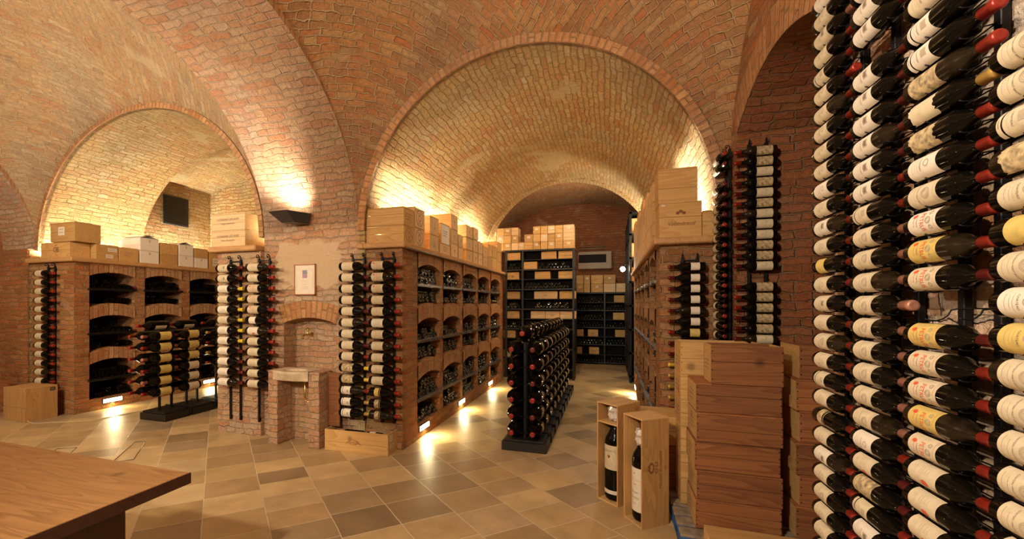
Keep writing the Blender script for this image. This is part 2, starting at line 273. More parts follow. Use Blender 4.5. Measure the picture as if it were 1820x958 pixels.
# ---------------------------------------------------------------- mesh helpers
class MB:
    def __init__(s): s.v = []; s.f = []; s.m = []; s.uv = []; s.sm = []
    def face(s, pts, mi=0, uv=None, smooth=False):
        n = len(s.v); s.v += [tuple(p) for p in pts]; s.f.append(tuple(range(n, n + len(pts)))); s.m.append(mi); s.uv.append(uv); s.sm.append(smooth)
    def box(s, x0, x1, y0, y1, z0, z1, mi=0, bev=0.0):
        if bev and min(abs(x1 - x0), abs(y1 - y0), abs(z1 - z0)) > 2.2 * bev:
            b = bev
            # chamfered box: 6 inset faces, 12 edge strips, 8 corner triangles
            X = (x0, x1); Y = (y0, y1); Z = (z0, z1); sx = (b, -b)
            P = {}
            for i in (0, 1):
                for j in (0, 1):
                    for k in (0, 1):
                        P[i, j, k, 0] = (X[i], Y[j] + sx[j], Z[k] + sx[k])
                        P[i, j, k, 1] = (X[i] + sx[i], Y[j], Z[k] + sx[k])
                        P[i, j, k, 2] = (X[i] + sx[i], Y[j] + sx[j], Z[k])
            cx, cy, cz = (x0 + x1) / 2, (y0 + y1) / 2, (z0 + z1) / 2
            def add(pts):
                a, bb, c = Vector(pts[0]), Vector(pts[1]), Vector(pts[2])
                nrm = (bb - a).cross(c - a); mid = sum((Vector(p) for p in pts), Vector()) / len(pts) - Vector((cx, cy, cz))
                s.face(pts if nrm.dot(mid) > 0 else pts[::-1], mi)
            for i in (0, 1):
                add([P[i, 0, 0, 0], P[i, 1, 0, 0], P[i, 1, 1, 0], P[i, 0, 1, 0]])
                add([P[0, i, 0, 1], P[1, i, 0, 1], P[1, i, 1, 1], P[0, i, 1, 1]])
                add([P[0, 0, i, 2], P[1, 0, i, 2], P[1, 1, i, 2], P[0, 1, i, 2]])
            for i in (0, 1):
                for j in (0, 1):
                    add([P[i, j, 0, 0], P[i, j, 1, 0], P[i, j, 1, 1], P[i, j, 0, 1]])
                    add([P[i, 0, j, 0], P[i, 1, j, 0], P[i, 1, j, 2], P[i, 0, j, 2]])
                    add([P[0, i, j, 1], P[1, i, j, 1], P[1, i, j, 2], P[0, i, j, 2]])
                    for k in (0, 1): add([P[i, j, k, 0], P[i, j, k, 1], P[i, j, k, 2]])
            return
        a = [(x0, y0, z0), (x1, y0, z0), (x1, y1, z0), (x0, y1, z0), (x0, y0, z1), (x1, y0, z1), (x1, y1, z1), (x0, y1, z1)]
        for q in ((0, 3, 2, 1), (4, 5, 6, 7), (0, 1, 5, 4), (1, 2, 6, 5), (2, 3, 7, 6), (3, 0, 4, 7)):
            s.face([a[i] for i in q], mi)
    def tube(s, pts, r, seg=6, mi=0):
        pts = [Vector(p) for p in pts]; rings = []
        up = Vector((0.13, 0.31, 0.94))
        for i, p in enumerate(pts):
            t = (pts[min(i + 1, len(pts) - 1)] - pts[max(i - 1, 0)]).normalized()
            a = t.cross(up)
            if a.length < 1e-3: a = t.cross(Vector((1, 0, 0)))
            a.normalize(); b = t.cross(a)
            rings.append([p + a * (r * math.cos(k * 2 * PI / seg)) + b * (r * math.sin(k * 2 * PI / seg)) for k in range(seg)])
        for i in range(len(rings) - 1):
            for k in range(seg):
                s.face([rings[i][k], rings[i][(k + 1) % seg], rings[i + 1][(k + 1) % seg], rings[i + 1][k]], mi, smooth=True)
        s.face(rings[0][::-1], mi); s.face(rings[-1], mi)
    def lathe(s, prof, seg=20, axis='X', o=(0, 0, 0), mi=0, smooth=True):
        # prof: (radius, height) along the axis
        def pt(r, h, k):
            c, d = r * math.cos(k * 2 * PI / seg), r * math.sin(k * 2 * PI / seg)
            p = {'X': (h, c, d), 'Y': (d, h, c), 'Z': (c, d, h)}[axis]
            return (p[0] + o[0], p[1] + o[1], p[2] + o[2])
        for (r0, h0), (r1, h1) in zip(prof, prof[1:]):
            for k in range(seg):
                q = []
                q.append(pt(r0, h0, k))
                if r0 > 1e-6: q.append(pt(r0, h0, k + 1))
                if r1 > 1e-6: q.append(pt(r1, h1, k + 1))
                q.append(pt(r1, h1, k))
                if len(q) >= 3: s.face(q, mi, smooth=smooth)
    def build(s, name, mats, parent=None, loc=None, rot=None, weld=True):
        me = bpy.data.meshes.new(name); me.from_pydata(s.v, [], s.f)
        ul = me.uv_layers.new(name='UVMap')
        for p in me.polygons:
            p.material_index = s.m[p.index]; p.use_smooth = s.sm[p.index]
            u = s.uv[p.index]; n = p.normal
            for j, li in enumerate(p.loop_indices):
                if u: ul.data[li].uv = u[j]
                else:
                    c = me.vertices[me.loops[li].vertex_index].co
                    ax, ay, az = abs(n.x), abs(n.y), abs(n.z)
                    ul.data[li].uv = (c.y, c.z) if ax >= ay and ax >= az else ((c.x, c.z) if ay >= az else (c.x, c.y))
        if weld and any(s.sm):
            import bmesh
            bm = bmesh.new(); bm.from_mesh(me); bmesh.ops.remove_doubles(bm, verts=bm.verts, dist=1e-5); bm.to_mesh(me); bm.free()
        for m in (mats if isinstance(mats, (list, tuple)) else [mats]): me.materials.append(m)
        o = bpy.data.objects.new(name, me); COL.objects.link(o)
        if parent: o.parent = parent
        if loc: o.location = loc
        if rot: o.rotation_euler = rot
        return o
def tag(o, label=None, cat=None, group=None, kind=None):
    if label: o['label'] = label
    if cat: o['category'] = cat
    if group: o['group'] = group
    if kind: o['kind'] = kind
    return o
def struct(o): o['kind'] = 'structure'; return o
def empty(name, loc=(0, 0, 0), rz=0):
    o = bpy.data.objects.new(name, None); COL.objects.link(o); o.location = loc; o.rotation_euler = (0, 0, rz); o.empty_display_size = 0.1
    return o
def inst(name, mesh, parent=None, loc=None, rot=None):
    o = bpy.data.objects.new(name, mesh); COL.objects.link(o)
    if parent: o.parent = parent
    if loc: o.location = loc
    if rot: o.rotation_euler = rot
    return o
ORD = ['first', 'second', 'third', 'fourth', 'fifth', 'sixth', 'seventh', 'eighth', 'ninth', 'tenth', 'eleventh', 'twelfth', 'thirteenth', 'fourteenth', 'fifteenth', 'sixteenth', 'seventeenth', 'eighteenth', 'nineteenth', 'twentieth']
def ordw(i):
    if i < 20: return ORD[i]
    t = {2: 'twenty', 3: 'thirty', 4: 'forty'}[(i + 1) // 10]
    return t + '-' + ORD[(i + 1) % 10 - 1] if (i + 1) % 10 else {30: 'thirtieth', 40: 'fortieth'}[i + 1]
_tx = {}
def text2d(s_, size=1.0):
    # flat outline of the words, centred on the origin: (verts, faces)
    if s_ not in _tx:
        c = bpy.data.curves.new('lettering', 'FONT'); c.body = s_; c.size = 1.0; c.align_x = 'CENTER'; c.align_y = 'CENTER'; c.resolution_u = 2
        o = bpy.data.objects.new('lettering', c); COL.objects.link(o)
        bpy.context.view_layer.update()
        dg = bpy.context.evaluated_depsgraph_get(); me = o.evaluated_get(dg).to_mesh()
        _tx[s_] = ([(v.co.x, v.co.y) for v in me.vertices], [tuple(p.vertices) for p in me.polygons])
        bpy.data.objects.remove(o); bpy.data.curves.remove(c)
    v, f = _tx[s_]
    return [(x * size, y * size) for x, y in v], f
def add_text(mb, s_, size, fn, mi=0):
    v, f = text2d(s_, size)
    p = [fn(x, y) for x, y in v]
    n = len(mb.v); mb.v += p
    for q in f:
        mb.f.append(tuple(n + i for i in q)); mb.m.append(mi); mb.uv.append(None); mb.sm.append(False)

# ================================================================ STRUCTURE
XC, YC, RV, Z0 = -0.90, 2.30, 1.90, 2.50       # central bay: centre, half side, springing height
XL, RL = -6.445, 2.275                          # left bay
YA = 4.20                                       # plane of the pillar fronts
XR = 1.00                                       # right-hand wall
# floor: the tiles run diagonally; UV measured along the two joint directions
e1 = (-math.sin(R_(49.6)), math.cos(R_(49.6))); e2 = (math.sin(R_(46.7)), math.cos(R_(46.7)))
det = e1[0] * e2[1] - e1[1] * e2[0]
def tile_uv(x, y):
    al = (x * e2[1] - y * e2[0]) / det; be = (e1[0] * y - e1[1] * x) / det
    return (al - 4.958, be - 0.3226)
mb = MB()
fl = [(-12, -3), (5, -3), (5, 14), (-12, 14)]
mb.face([(x, y, 0) for x, y in fl], 0, [tile_uv(x, y) for x, y in fl])
struct(mb.build('floor', M['tiles']))

def arc_pts(c, z0, rx, rz, n, a0=0.0, a1=PI):
    return [(c - rx * math.cos(a0 + (a1 - a0) * i / n), z0 + rz * math.sin(a0 + (a1 - a0) * i / n)) for i in range(n + 1)]
def alen(pts):
    L = [0.0]
    for a, b in zip(pts, pts[1:]): L.append(L[-1] + math.dist(a, b))
    return L
def barrel(mb, pts, y0, y1, ny=1, mi=0, swap=False):
    # vault surface swept along Y; pts in (x, z)
    L = alen(pts)
    for i in range(len(pts) - 1):
        for j in range(ny):
            ya, yb = y0 + (y1 - y0) * j / ny, y0 + (y1 - y0) * (j + 1) / ny
            (xa, za), (xb, zb) = pts[i], pts[i + 1]
            mb.face([(xa, ya, za), (xa, yb, za), (xb, yb, zb), (xb, ya, zb)], mi, [(ya, L[i]), (yb, L[i]), (yb, L[i + 1]), (ya, L[i + 1])], smooth=True)
def barrel_x(mb, pts, x0, x1, mi=0):
    # soffit swept along X; pts in (y, z)
    L = alen(pts)
    for i in range(len(pts) - 1):
        (ya, za), (yb, zb) = pts[i], pts[i + 1]
        mb.face([(x0, ya, za), (x0, yb, zb), (x1, yb, zb), (x1, ya, za)], mi, [(x0, L[i]), (x0, L[i + 1]), (x1, L[i + 1]), (x1, L[i])], smooth=True)
def ring(mb, inner, outer, const, plane, mi=0):
    L = alen(inner)
    for i in range(len(inner) - 1):
        a, b, c, d = inner[i], inner[i + 1], outer[i + 1], outer[i]
        f = (lambda p: (p[0], const, p[1])) if plane == 'Y' else (lambda p: (const, p[0], p[1]))
        w_ = math.dist(a, d)
        mb.face([f(a), f(b), f(c), f(d)], mi, [(0.04, L[i]), (0.04, L[i + 1]), (0.04 + w_, L[i + 1]), (0.04 + w_, L[i])])
def dome(name, xc, rx, yc, ry, z0, c, mat, n=48):
    mb = MB(); rho = 1.414 * (rx + ry) / 2
    def pt(i, j):
        # finer steps towards the edges
        u = math.sin((i / n - 0.5) * PI); v = math.sin((j / n - 0.5) * PI)
        return (xc + rx * u, yc + ry * v, z0 + c * math.sqrt(max(0, 2 - u * u - v * v)))
    def uv(p, sx, sy):
        dx, dy = abs(p[0] - xc), abs(p[1] - yc)
        g = lambda q: rho * math.asin(max(-1, min(1, q / rho)))
        return (g((dx - dy) / 1.4142) * sx * sy + 3 * sx + 7 * sy, g((dx + dy) / 1.4142))
    for i in range(n):
        for j in range(n):
            q = [pt(i, j), pt(i + 1, j), pt(i + 1, j + 1), pt(i, j + 1)]
            sx = 1 if i >= n // 2 else -1; sy = 1 if j >= n // 2 else -1
            mb.face(q, 0, [uv(p, sx, sy) for p in q], smooth=True)
    return struct(mb.build(name, mat))
dome('ceiling_central_bay', XC, RV, YC, RV, Z0, 1.90, M['brick_vault'])
dome('ceiling_left_bay', XL, RL, YC, RV, Z0, 2.0, M['brick_vault_tan'])

NA = 48
# central barrel vault with its arch ring
ci = arc_pts(XC, Z0, 1.81, 1.81, NA); co = arc_pts(XC, Z0, 1.90, 1.90, NA)
Y2 = 8.90
mb = MB(); barrel(mb, ci, YA, Y2, 3); struct(mb.build('ceiling_barrel_vault', M['brick_yellow']))
mb = MB(); ring(mb, ci, co, YA - 0.02, 'Y')
for i in range(NA):
    a, b = co[i], co[i + 1]
    mb.face([(a[0], YA - 0.02, a[1]), (b[0], YA - 0.02, b[1]), (b[0], YA + 0.05, b[1]), (a[0], YA + 0.05, a[1])])
    a, b = ci[i], ci[i + 1]
    mb.face([(a[0], YA - 0.02, a[1]), (b[0], YA - 0.02, b[1]), (b[0], YA + 0.05, b[1]), (a[0], YA + 0.05, a[1])])
struct(mb.build('trim_barrel_arch_ring', M['brick_arch']))
# side walls of the central aisle under the barrel
for nm, x, xo in (('wall_aisle_left', XC - 1.81, XC - 1.90), ('wall_aisle_right', XC + 1.81, XC + 1.90)):
    mb = MB(); mb.face([(x, YA, 0), (x, Y2, 0), (x, Y2, Z0), (x, YA, Z0)]); mb.face([(x, YA, 0), (xo, YA, 0), (xo, YA, Z0), (x, YA, Z0)])
    struct(mb.build(nm, M['brick_yellow']))
# far end arch wall between the aisle and the rear room
mb = MB()
def arch_wall_y(mb, y, x0, x1, ztop, pts, mi=0):
    # wall in a plane of constant Y with an arched opening whose outline is pts (x, z)
    mb.face([(x0, y, 0), (pts[0][0], y, 0), (pts[0][0], y, ztop), (x0, y, ztop)], mi)
    mb.face([(pts[-1][0], y, 0), (x1, y, 0), (x1, y, ztop), (pts[-1][0], y, ztop)], mi)
    for a, b in zip(pts, pts[1:]):
        mb.face([(a[0], y, a[1]), (b[0], y, b[1]), (b[0], y, ztop), (a[0], y, ztop)], mi)
fi = arc_pts(XC, Z0, 1.78, 1.78, NA)
arch_wall_y(mb, Y2, -4.4, 2.6, 5.2, fi); barrel(mb, fi, Y2, Y2 + 0.25)
arch_wall_y(mb, Y2 + 0.25, -4.4, 2.6, 5.2, fi)
struct(mb.build('wall_rear_room_arch', M['brick_yellow']))
# rear room: cross barrel, back wall, side walls
rp = arc_pts(XC, 2.6, 2.9, 1.95, 32)
mb = MB(); barrel(mb, rp, 9.15, 12.42, 2); struct(mb.build('ceiling_rear_room', M['brick_vault']))
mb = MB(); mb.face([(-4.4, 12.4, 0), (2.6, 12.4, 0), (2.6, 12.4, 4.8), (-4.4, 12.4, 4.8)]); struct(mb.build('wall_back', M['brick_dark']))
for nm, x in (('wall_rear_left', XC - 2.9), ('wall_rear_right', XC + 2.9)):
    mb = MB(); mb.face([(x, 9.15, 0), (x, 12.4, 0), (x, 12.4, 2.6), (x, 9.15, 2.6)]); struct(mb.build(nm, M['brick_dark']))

# pillar with the fountain niche; the big rib arch springs from it
PX0, PX1 = -4.17, -2.80
NY0, NY1, NZ0, NZC = -3.865, -3.10, 0.84, 1.49     # wall niche above the basin (x range, sill, crown)
mb = MB(); SP = 0.07
npts = [(NY0 + (NY1 - NY0) * i / 10, NZC - SP + SP * (1 - (2 * i / 10 - 1) ** 2)) for i in range(11)]
def front(mb, x0, x1, z0, z1, y, mi=0): mb.face([(x0, y, z0), (x1, y, z0), (x1, y, z1), (x0, y, z1)], mi)
front(mb, PX0, NY0, 0, Z0, YA); front(mb, NY1, PX1, 0, Z0, YA); front(mb, NY0, NY1, 0, NZ0, YA)
for a, b in zip(npts, npts[1:]):
    mb.face([(a[0], YA, a[1]), (b[0], YA, b[1]), (b[0], YA, Z0), (a[0], YA, Z0)])
    mb.face([(a[0], YA, a[1]), (a[0], YA + 0.19, a[1]), (b[0], YA + 0.19, b[1]), (b[0], YA, b[1])])
    mb.face([(a[0], YA + 0.19, NZ0), (b[0], YA + 0.19, NZ0), (b[0], YA + 0.19, b[1]), (a[0], YA + 0.19, a[1])])
for x in (NY0, NY1): mb.face([(x, YA, NZ0), (x, YA + 0.19, NZ0), (x, YA + 0.19, NZC - SP), (x, YA, NZC - SP)])
mb.face([(NY0, YA, NZ0), (NY1, YA, NZ0), (NY1, YA + 0.19, NZ0), (NY0, YA + 0.19, NZ0)])
for x in (PX0, PX1): mb.face([(x, YA, 0), (x, YA + 1.4, 0), (x, YA + 1.4, Z0 + 0.2), (x, YA, Z0 + 0.2)])
struct(mb.build('wall_pillar', M['brick_pale']))
# soldier arch over the fountain niche
mb = MB()
no = [(x + (x - (NY0 + NY1) / 2) * 0.20, z + 0.20) for x, z in npts]
ring(mb, npts, no, YA - 0.008, 'Y'); struct(mb.build('trim_fountain_niche_arch', M['brick_arch']))

# patch of sand plaster left on the pillar round the certificate
prn = random.Random(3); mb = MB(); pc = (-3.50, 2.13); pl = []
for k in range(40):
    a = 2 * PI * k / 40; sq = 1 / max(abs(math.cos(a)) , abs(math.sin(a))) ** 0.6
    pl.append((pc[0] + 0.50 * sq * math.cos(a) * prn.uniform(0.88, 1.08), pc[1] + 0.30 * sq * math.sin(a) * prn.uniform(0.85, 1.1)))
for k in range(40):
    a, b = pl[k], pl[(k + 1) % 40]; s_ = 0.95
    A, B = [(pc[0] + (q[0] - pc[0]) * s_, pc[1] + (q[1] - pc[1]) * s_) for q in (a, b)]
    mb.face([(pc[0], YA - 0.009, pc[1]), (A[0], YA - 0.008, A[1]), (B[0], YA - 0.008, B[1])])
    mb.face([(A[0], YA - 0.008, A[1]), (a[0], YA + 0.001, a[1]), (b[0], YA + 0.001, b[1]), (B[0], YA - 0.008, B[1])])
struct(mb.build('trim_plaster_patch', M['plaster']))
# rib arches along Y: soffit and both cheeks
def rib(name, x0, x1, mat):
    inn = arc_pts(YC, Z0, 1.90, 1.83, NA); out_ = arc_pts(YC, Z0, 1.90, 2.06, NA)
    mb = MB(); barrel_x(mb, inn, x0, x1)
    for x in (x0, x1): ring(mb, inn, out_, x, 'X', 1)
    return struct(mb.build(name, [mat, M['brick_arch']]))
rib('ceiling_rib_arch', PX0, PX1, M['brick_pale'])
rib('ceiling_rib_far_left', -9.9, XL - RL, M['brick_pale'])
# rear pillar of the rib (behind the photographer's left shoulder)
mb = MB(); mb.box(PX0, PX1, -0.9, 0.40, 0, 4.6); struct(mb.build('wall_rear_pillar', M['brick_pale']))

# left bay: arch wall, barrel and the vaulted end with the vent wall
li = arc_pts(XL, Z0, RL - 0.07, 1.93, NA); lo = arc_pts(XL, Z0, RL, 2.0, NA)
YL = 5.7
mb = MB(); barrel(mb, li, YA, YL, 2); struct(mb.build('ceiling_left_barrel_vault', M['brick_yellow']))
mb = MB(); ring(mb, li, lo, YA - 0.02, 'Y')
for i in range(NA):
    for q in (lo, li):
        a, b = q[i], q[i + 1]
        mb.face([(a[0], YA - 0.02, a[1]), (b[0], YA - 0.02, b[1]), (b[0], YA + 0.05, b[1]), (a[0], YA + 0.05, a[1])])
struct(mb.build('trim_left_arch_ring', M['brick_arch']))
mb = MB(); XW = XL - RL + 0.03
mb.face([(XW, YA - 0.1, 0), (XW, 7.25, 0), (XW, 7.25, 4.3), (XW, YL, 4.3), (XW, YL, Z0), (XW, YA - 0.1, Z0)])
struct(mb.build('wall_left_bay_outer', M['brick_yellow'])); mb = MB()
mb.face([(PX0, YA + 1.3, 0), (PX0, 7.25, 0), (PX0, 7.25, Z0 + 0.05), (PX0, YA + 1.3, Z0 + 0.05)])
mb.face([(PX0, YL, Z0), (PX0, 7.25, Z0), (PX0, 7.25, 4.3), (PX0, YL, 4.3)])
struct(mb.build('wall_left_bay_inner', M['brick_yellow']))
mb = MB(); mb.face([(XW, 7.2, 0), (PX0, 7.2, 0), (PX0, 7.2, 4.8), (XW, 7.2, 4.8)]); struct(mb.build('wall_left_bay_back', M['brick_yellow']))
lp = [(XW + (PX0 - XW) * i / 20, 4.17 + 0.30 * (1 - (i / 10 - 1) ** 2)) for i in range(21)]
mb = MB(); barrel(mb, lp, YL, 7.25)
for a, b in zip(lp, lp[1:]): mb.face([(a[0], YL, a[1]), (b[0], YL, b[1]), (b[0], YL, 4.8), (a[0], YL, 4.8)])
struct(mb.build('ceiling_left_bay_end', M['brick_yellow']))
# pier at the far left and the wall beyond the arch there
mb = MB(); mb.box(-9.9, XL - RL + 0.02, 4.08, 4.6, 0, Z0 + 0.02); mb.box(-12, -9.6, 3.3, 4.4, 0, 4.8); struct(mb.build('wall_left_pier', M['brick']))
mb = MB(); mb.face([(-9.95, 4.4, 0), (-9.95, -1, 0), (-9.95, -1, 4.8), (-9.95, 4.4, 4.8)]); struct(mb.build('wall_far_left', M['brick_pale']))

# right wall with its lunette and the deep arched recess
NR0, NR1, NRC, NRS = 2.36, 3.93, 3.30, 0.25      # recess: y range, crown height, sagitta
def rz(y): t = (y - (NR0 + NR1) / 2) / ((NR1 - NR0) / 2); return NRC - NRS * t * t
def topz(y):
    d = RV * RV - (y - YC) ** 2
    return Z0 + (math.sqrt(d) if d > 0 else 0)
ys = [0.40 + (NR0 - 0.40) * i / 14 for i in range(15)] + [NR0 + (NR1 - NR0) * i / 20 for i in range(1, 21)] + [NR1 + (YA - NR1) * i / 6 for i in range(1, 7)]
mb = MB()
for a, b in zip(ys, ys[1:]):
    op = a >= NR0 - 1e-6 and b <= NR1 + 1e-6
    za, zb = (rz(a), rz(b)) if op else (0, 0)
    mi = 1 if b <= NR0 + 1e-6 else 0
    mb.face([(XR, a, za), (XR, b, zb), (XR, b, topz(b) + 0.02), (XR, a, topz(a) + 0.02)], mi, [(a, za), (b, zb), (b, topz(b)), (a, topz(a))])
    if op:
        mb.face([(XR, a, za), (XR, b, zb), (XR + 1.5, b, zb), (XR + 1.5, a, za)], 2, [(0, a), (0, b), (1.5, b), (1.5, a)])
mb.face([(XR, -1.5, 0), (XR, 0.40, 0), (XR, 0.40, 4.6), (XR, -1.5, 4.6)], 1)
mb.face([(XR, YA, 0), (XR, YA + 0.4, 0), (XR, YA + 0.4, Z0), (XR, YA, Z0)], 0)
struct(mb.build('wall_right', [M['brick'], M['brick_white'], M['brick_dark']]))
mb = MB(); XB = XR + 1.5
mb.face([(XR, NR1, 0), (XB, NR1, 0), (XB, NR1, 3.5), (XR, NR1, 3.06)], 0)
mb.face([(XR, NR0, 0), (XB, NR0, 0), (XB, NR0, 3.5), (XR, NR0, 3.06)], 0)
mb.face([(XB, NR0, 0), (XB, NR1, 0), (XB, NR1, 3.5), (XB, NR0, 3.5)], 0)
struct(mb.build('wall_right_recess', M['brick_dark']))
ra = [(NR0 + (NR1 - NR0) * i / 20, rz(NR0 + (NR1 - NR0) * i / 20)) for i in range(21)]
rb = [(y + (y - (NR0 + NR1) / 2) * 0.14, z + 0.24) for y, z in ra]
mb = MB(); ring(mb, ra, rb, XR - 0.006, 'X'); struct(mb.build('trim_right_recess_arch', M['brick_arch']))

# ================================================================ BRICK BIN UNITS
def bin_unit(name, label, fx, inw, y0, cols, yend, depth, rows, ztop, light_cols=()):
    """Masonry block with arched bottle bins opening on the plane x = fx (inw = direction into the block)."""
    root = empty(name, (fx, y0, 0)); tag(root, label, 'shelving', kind='thing')
    def g(x, y, z): return (x - fx, y - y0, z)
    mb = MB(); SAG = 0.065; D = 0.42
    def q(pts, mi=0, uv=None):
        if uv is None: uv = None
        mb.face([g(*p) for p in pts], mi, uv)
    xb = fx + inw * depth
    lo_, hi_ = sorted((fx, xb))
    q([(lo_, y0, 0), (hi_, y0, 0), (hi_, y0, ztop), (lo_, y0, ztop)], 0, [(lo_, 0), (hi_, 0), (hi_, ztop), (lo_, ztop)])
    q([(lo_, yend, 0), (hi_, yend, 0), (hi_, yend, ztop), (lo_, yend, ztop)])
    q([(lo_, y0, ztop), (hi_, y0, ztop), (hi_, yend, ztop), (lo_, yend, ztop)])
    q([(xb, y0, 0), (xb, yend, 0), (xb, yend, ztop), (xb, y0, ztop)])
    edges = [y0] + [v for c in cols for v in c] + [yend]
    for a, b in zip(edges[0::2], edges[1::2]):
        q([(fx, a, 0), (fx, b, 0), (fx, b, ztop), (fx, a, ztop)], 0, [(a, 0), (b, 0), (b, ztop), (a, ztop)])
    n = 8
    for ci_, (ya, yb) in enumerate(cols):
        yy = [ya + (yb - ya) * i / n for i in range(n + 1)]
        cv = lambda y: SAG * (1 - ((y - (ya + yb) / 2) / ((yb - ya) / 2)) ** 2)
        q([(fx, ya, 0), (fx, yb, 0), (fx, yb, rows[0][0]), (fx, ya, rows[0][0])], 0, [(ya, 0), (yb, 0), (yb, rows[0][0]), (ya, rows[0][0])])
        for r, (z0, zc) in enumerate(rows):
            bot = (lambda y: z0) if r == 0 else (lambda y: z0 - SAG * 0.4 + cv(y))
            top = lambda y: zc - SAG + cv(y)
            xi = fx + inw * D
            for a, b in zip(yy, yy[1:]):
                q([(fx, a, top(a)), (fx, b, top(b)), (xi, b, top(b)), (xi, a, top(a))], 0, [(0, a), (0, b), (D, b), (D, a)])
                q([(fx, a, bot(a)), (fx, b, bot(b)), (xi, b, bot(b)), (xi, a, bot(a))], 0, [(0, a), (0, b), (D, b), (D, a)])
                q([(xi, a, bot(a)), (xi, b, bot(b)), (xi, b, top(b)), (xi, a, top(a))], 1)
            for y in (ya, yb):
                q([(fx, y, bot(y)), (xi, y, bot(y)), (xi, y, top(y)), (fx, y, top(y))], 0, [(0, bot(y)), (D, bot(y)), (D, top(y)), (0, top(y))])
            # band of soldier bricks over this opening: a part of its own, a touch proud of the face
            ab = MB(); xp = fx - inw * 0.012
            if r + 1 < len(rows): nb = lambda y: rows[r + 1][0] - SAG * 0.4 + cv(y)
            else: nb = lambda y: ztop
            for k, (a, b) in enumerate(zip(yy, yy[1:])):
                for x_, in ((xp,),):
                    ab.face([g(x_, a, top(a)), g(x_, b, top(b)), g(x_, b, nb(b)), g(x_, a, nb(a))], 0, [(0.02, a), (0.02, b), (0.02 + nb(b) - top(b), b), (0.02 + nb(a) - top(a), a)])
                ab.face([g(xp, a, top(a)), g(xp, b, top(b)), g(fx, b, top(b)), g(fx, a, top(a))])
                ab.face([g(xp, a, nb(a)), g(xp, b, nb(b)), g(fx, b, nb(b)), g(fx, a, nb(a))])
            ab.build('brick_arch', M['brick_arch'], root)
            zm = (z0 + zc) / 2 - 0.01
            bb = MB()
            x1, x2 = sorted((fx - inw * 0.025 - fx, fx + inw * 0.03 - fx))
            bb.box(x1, x2, ya - 0.02 - y0, yb + 0.02 - y0, zm - 0.018, zm + 0.018, 0, 0.005)
            bb.box(x1 - 0.004, x2 + 0.004, (ya + yb) / 2 - 0.012 - y0, (ya + yb) / 2 + 0.012 - y0, zm - 0.024, zm + 0.024)
            x1, x2 = sorted((inw * 0.03, inw * D))
            bb.box(x1, x2, ya - y0, yb - y0, zm - 0.012, zm + 0.004)
            bb.build('iron_shelf', M['iron' if fx < -5 else 'steel'], root)
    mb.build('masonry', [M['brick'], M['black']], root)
    return root
ROWS = [(0.18, 0.79), (0.93, 1.48), (1.63, 2.16)]
colsA = [(4.60 + 0.81 * i, 5.30 + 0.81 * i) for i in range(5)]
colsB = [(4.66 + 0.79 * i, 5.32 + 0.79 * i) for i in range(5)]
colsC = [(4.29 + 0.80 * i, 4.93 + 0.80 * i) for i in range(3)]
FXA, FXB, FXC = -2.235, 0.45, -7.63
unitA = bin_unit('brick_wine_bin_unit', 'brick wine bin unit with fifteen arched openings, left side of the central aisle', FXA, -1, 4.22, colsA, 8.80, 0.47, ROWS, 2.29)
unitB = bin_unit('brick_wine_bin_unit', 'brick wine bin unit along the right side of the central aisle', FXB, 1, 4.30, colsB, 8.85, 0.455, ROWS, 2.21)
unitC = bin_unit('brick_wine_bin_unit', 'brick wine bin unit with dark arched openings in the far left bay', FXC, -1, 4.10, colsC, 7.15, 1.0, ROWS, 2.29)
# solid pier under the short ledge, left of the pillar
mb = MB(); mb.box(-4.88, PX0 - 0.005, 4.15, 7.15, 0, 2.32)
tag(mb.build('brick_pier', M['brick_pale']), 'short brick pier under the oak ledge carrying two stacked crates, left of the basin', 'pier')

def ledge(name, label, pts, z0, z1, mat, edge=None):
    # L-shaped board: list of boxes, rounded nose
    mb = MB()
    for b in pts: mb.box(*b, z0, z1, 0, 0.012)
    o = mb.build(name, mat); tag(o, label, 'shelf'); return o
ledge('oak_ledge', 'oak ledge on top of the central left brick bins under a row of wine crates', [(-2.705, FXA + 0.06, 4.15, 8.85), (-2.80, -2.705, 4.15, 4.195)], 2.29, 2.35, M['oak'])
ledge('oak_ledge', 'oak ledge on top of the right brick bins, carrying the tall pair of crates', [(FXB - 0.06, 0.905, 4.19, 8.85), (0.905, 0.99, 4.14, 4.195)], 2.21, 2.27, M['oak'])
ledge('oak_ledge', 'long oak ledge over the dark bins in the far left bay', [(-8.66, FXC + 0.06, 4.03, 7.15)], 2.29, 2.36, M['oak'])
ledge('oak_ledge', 'short oak ledge over the pier left of the fountain pillar', [(-4.96, -4.19, 4.07, 7.15)], 2.32, 2.39, M['oak_x'])
mb = MB(); mb.tube([(FXA + 0.075, 4.2, 2.285), (FXA + 0.075, 8.8, 2.285)], 0.009, 8)
tag(mb.build('metal_conduit', M['steel']), 'thin shiny metal conduit under the edge of the central left ledge', 'conduit')

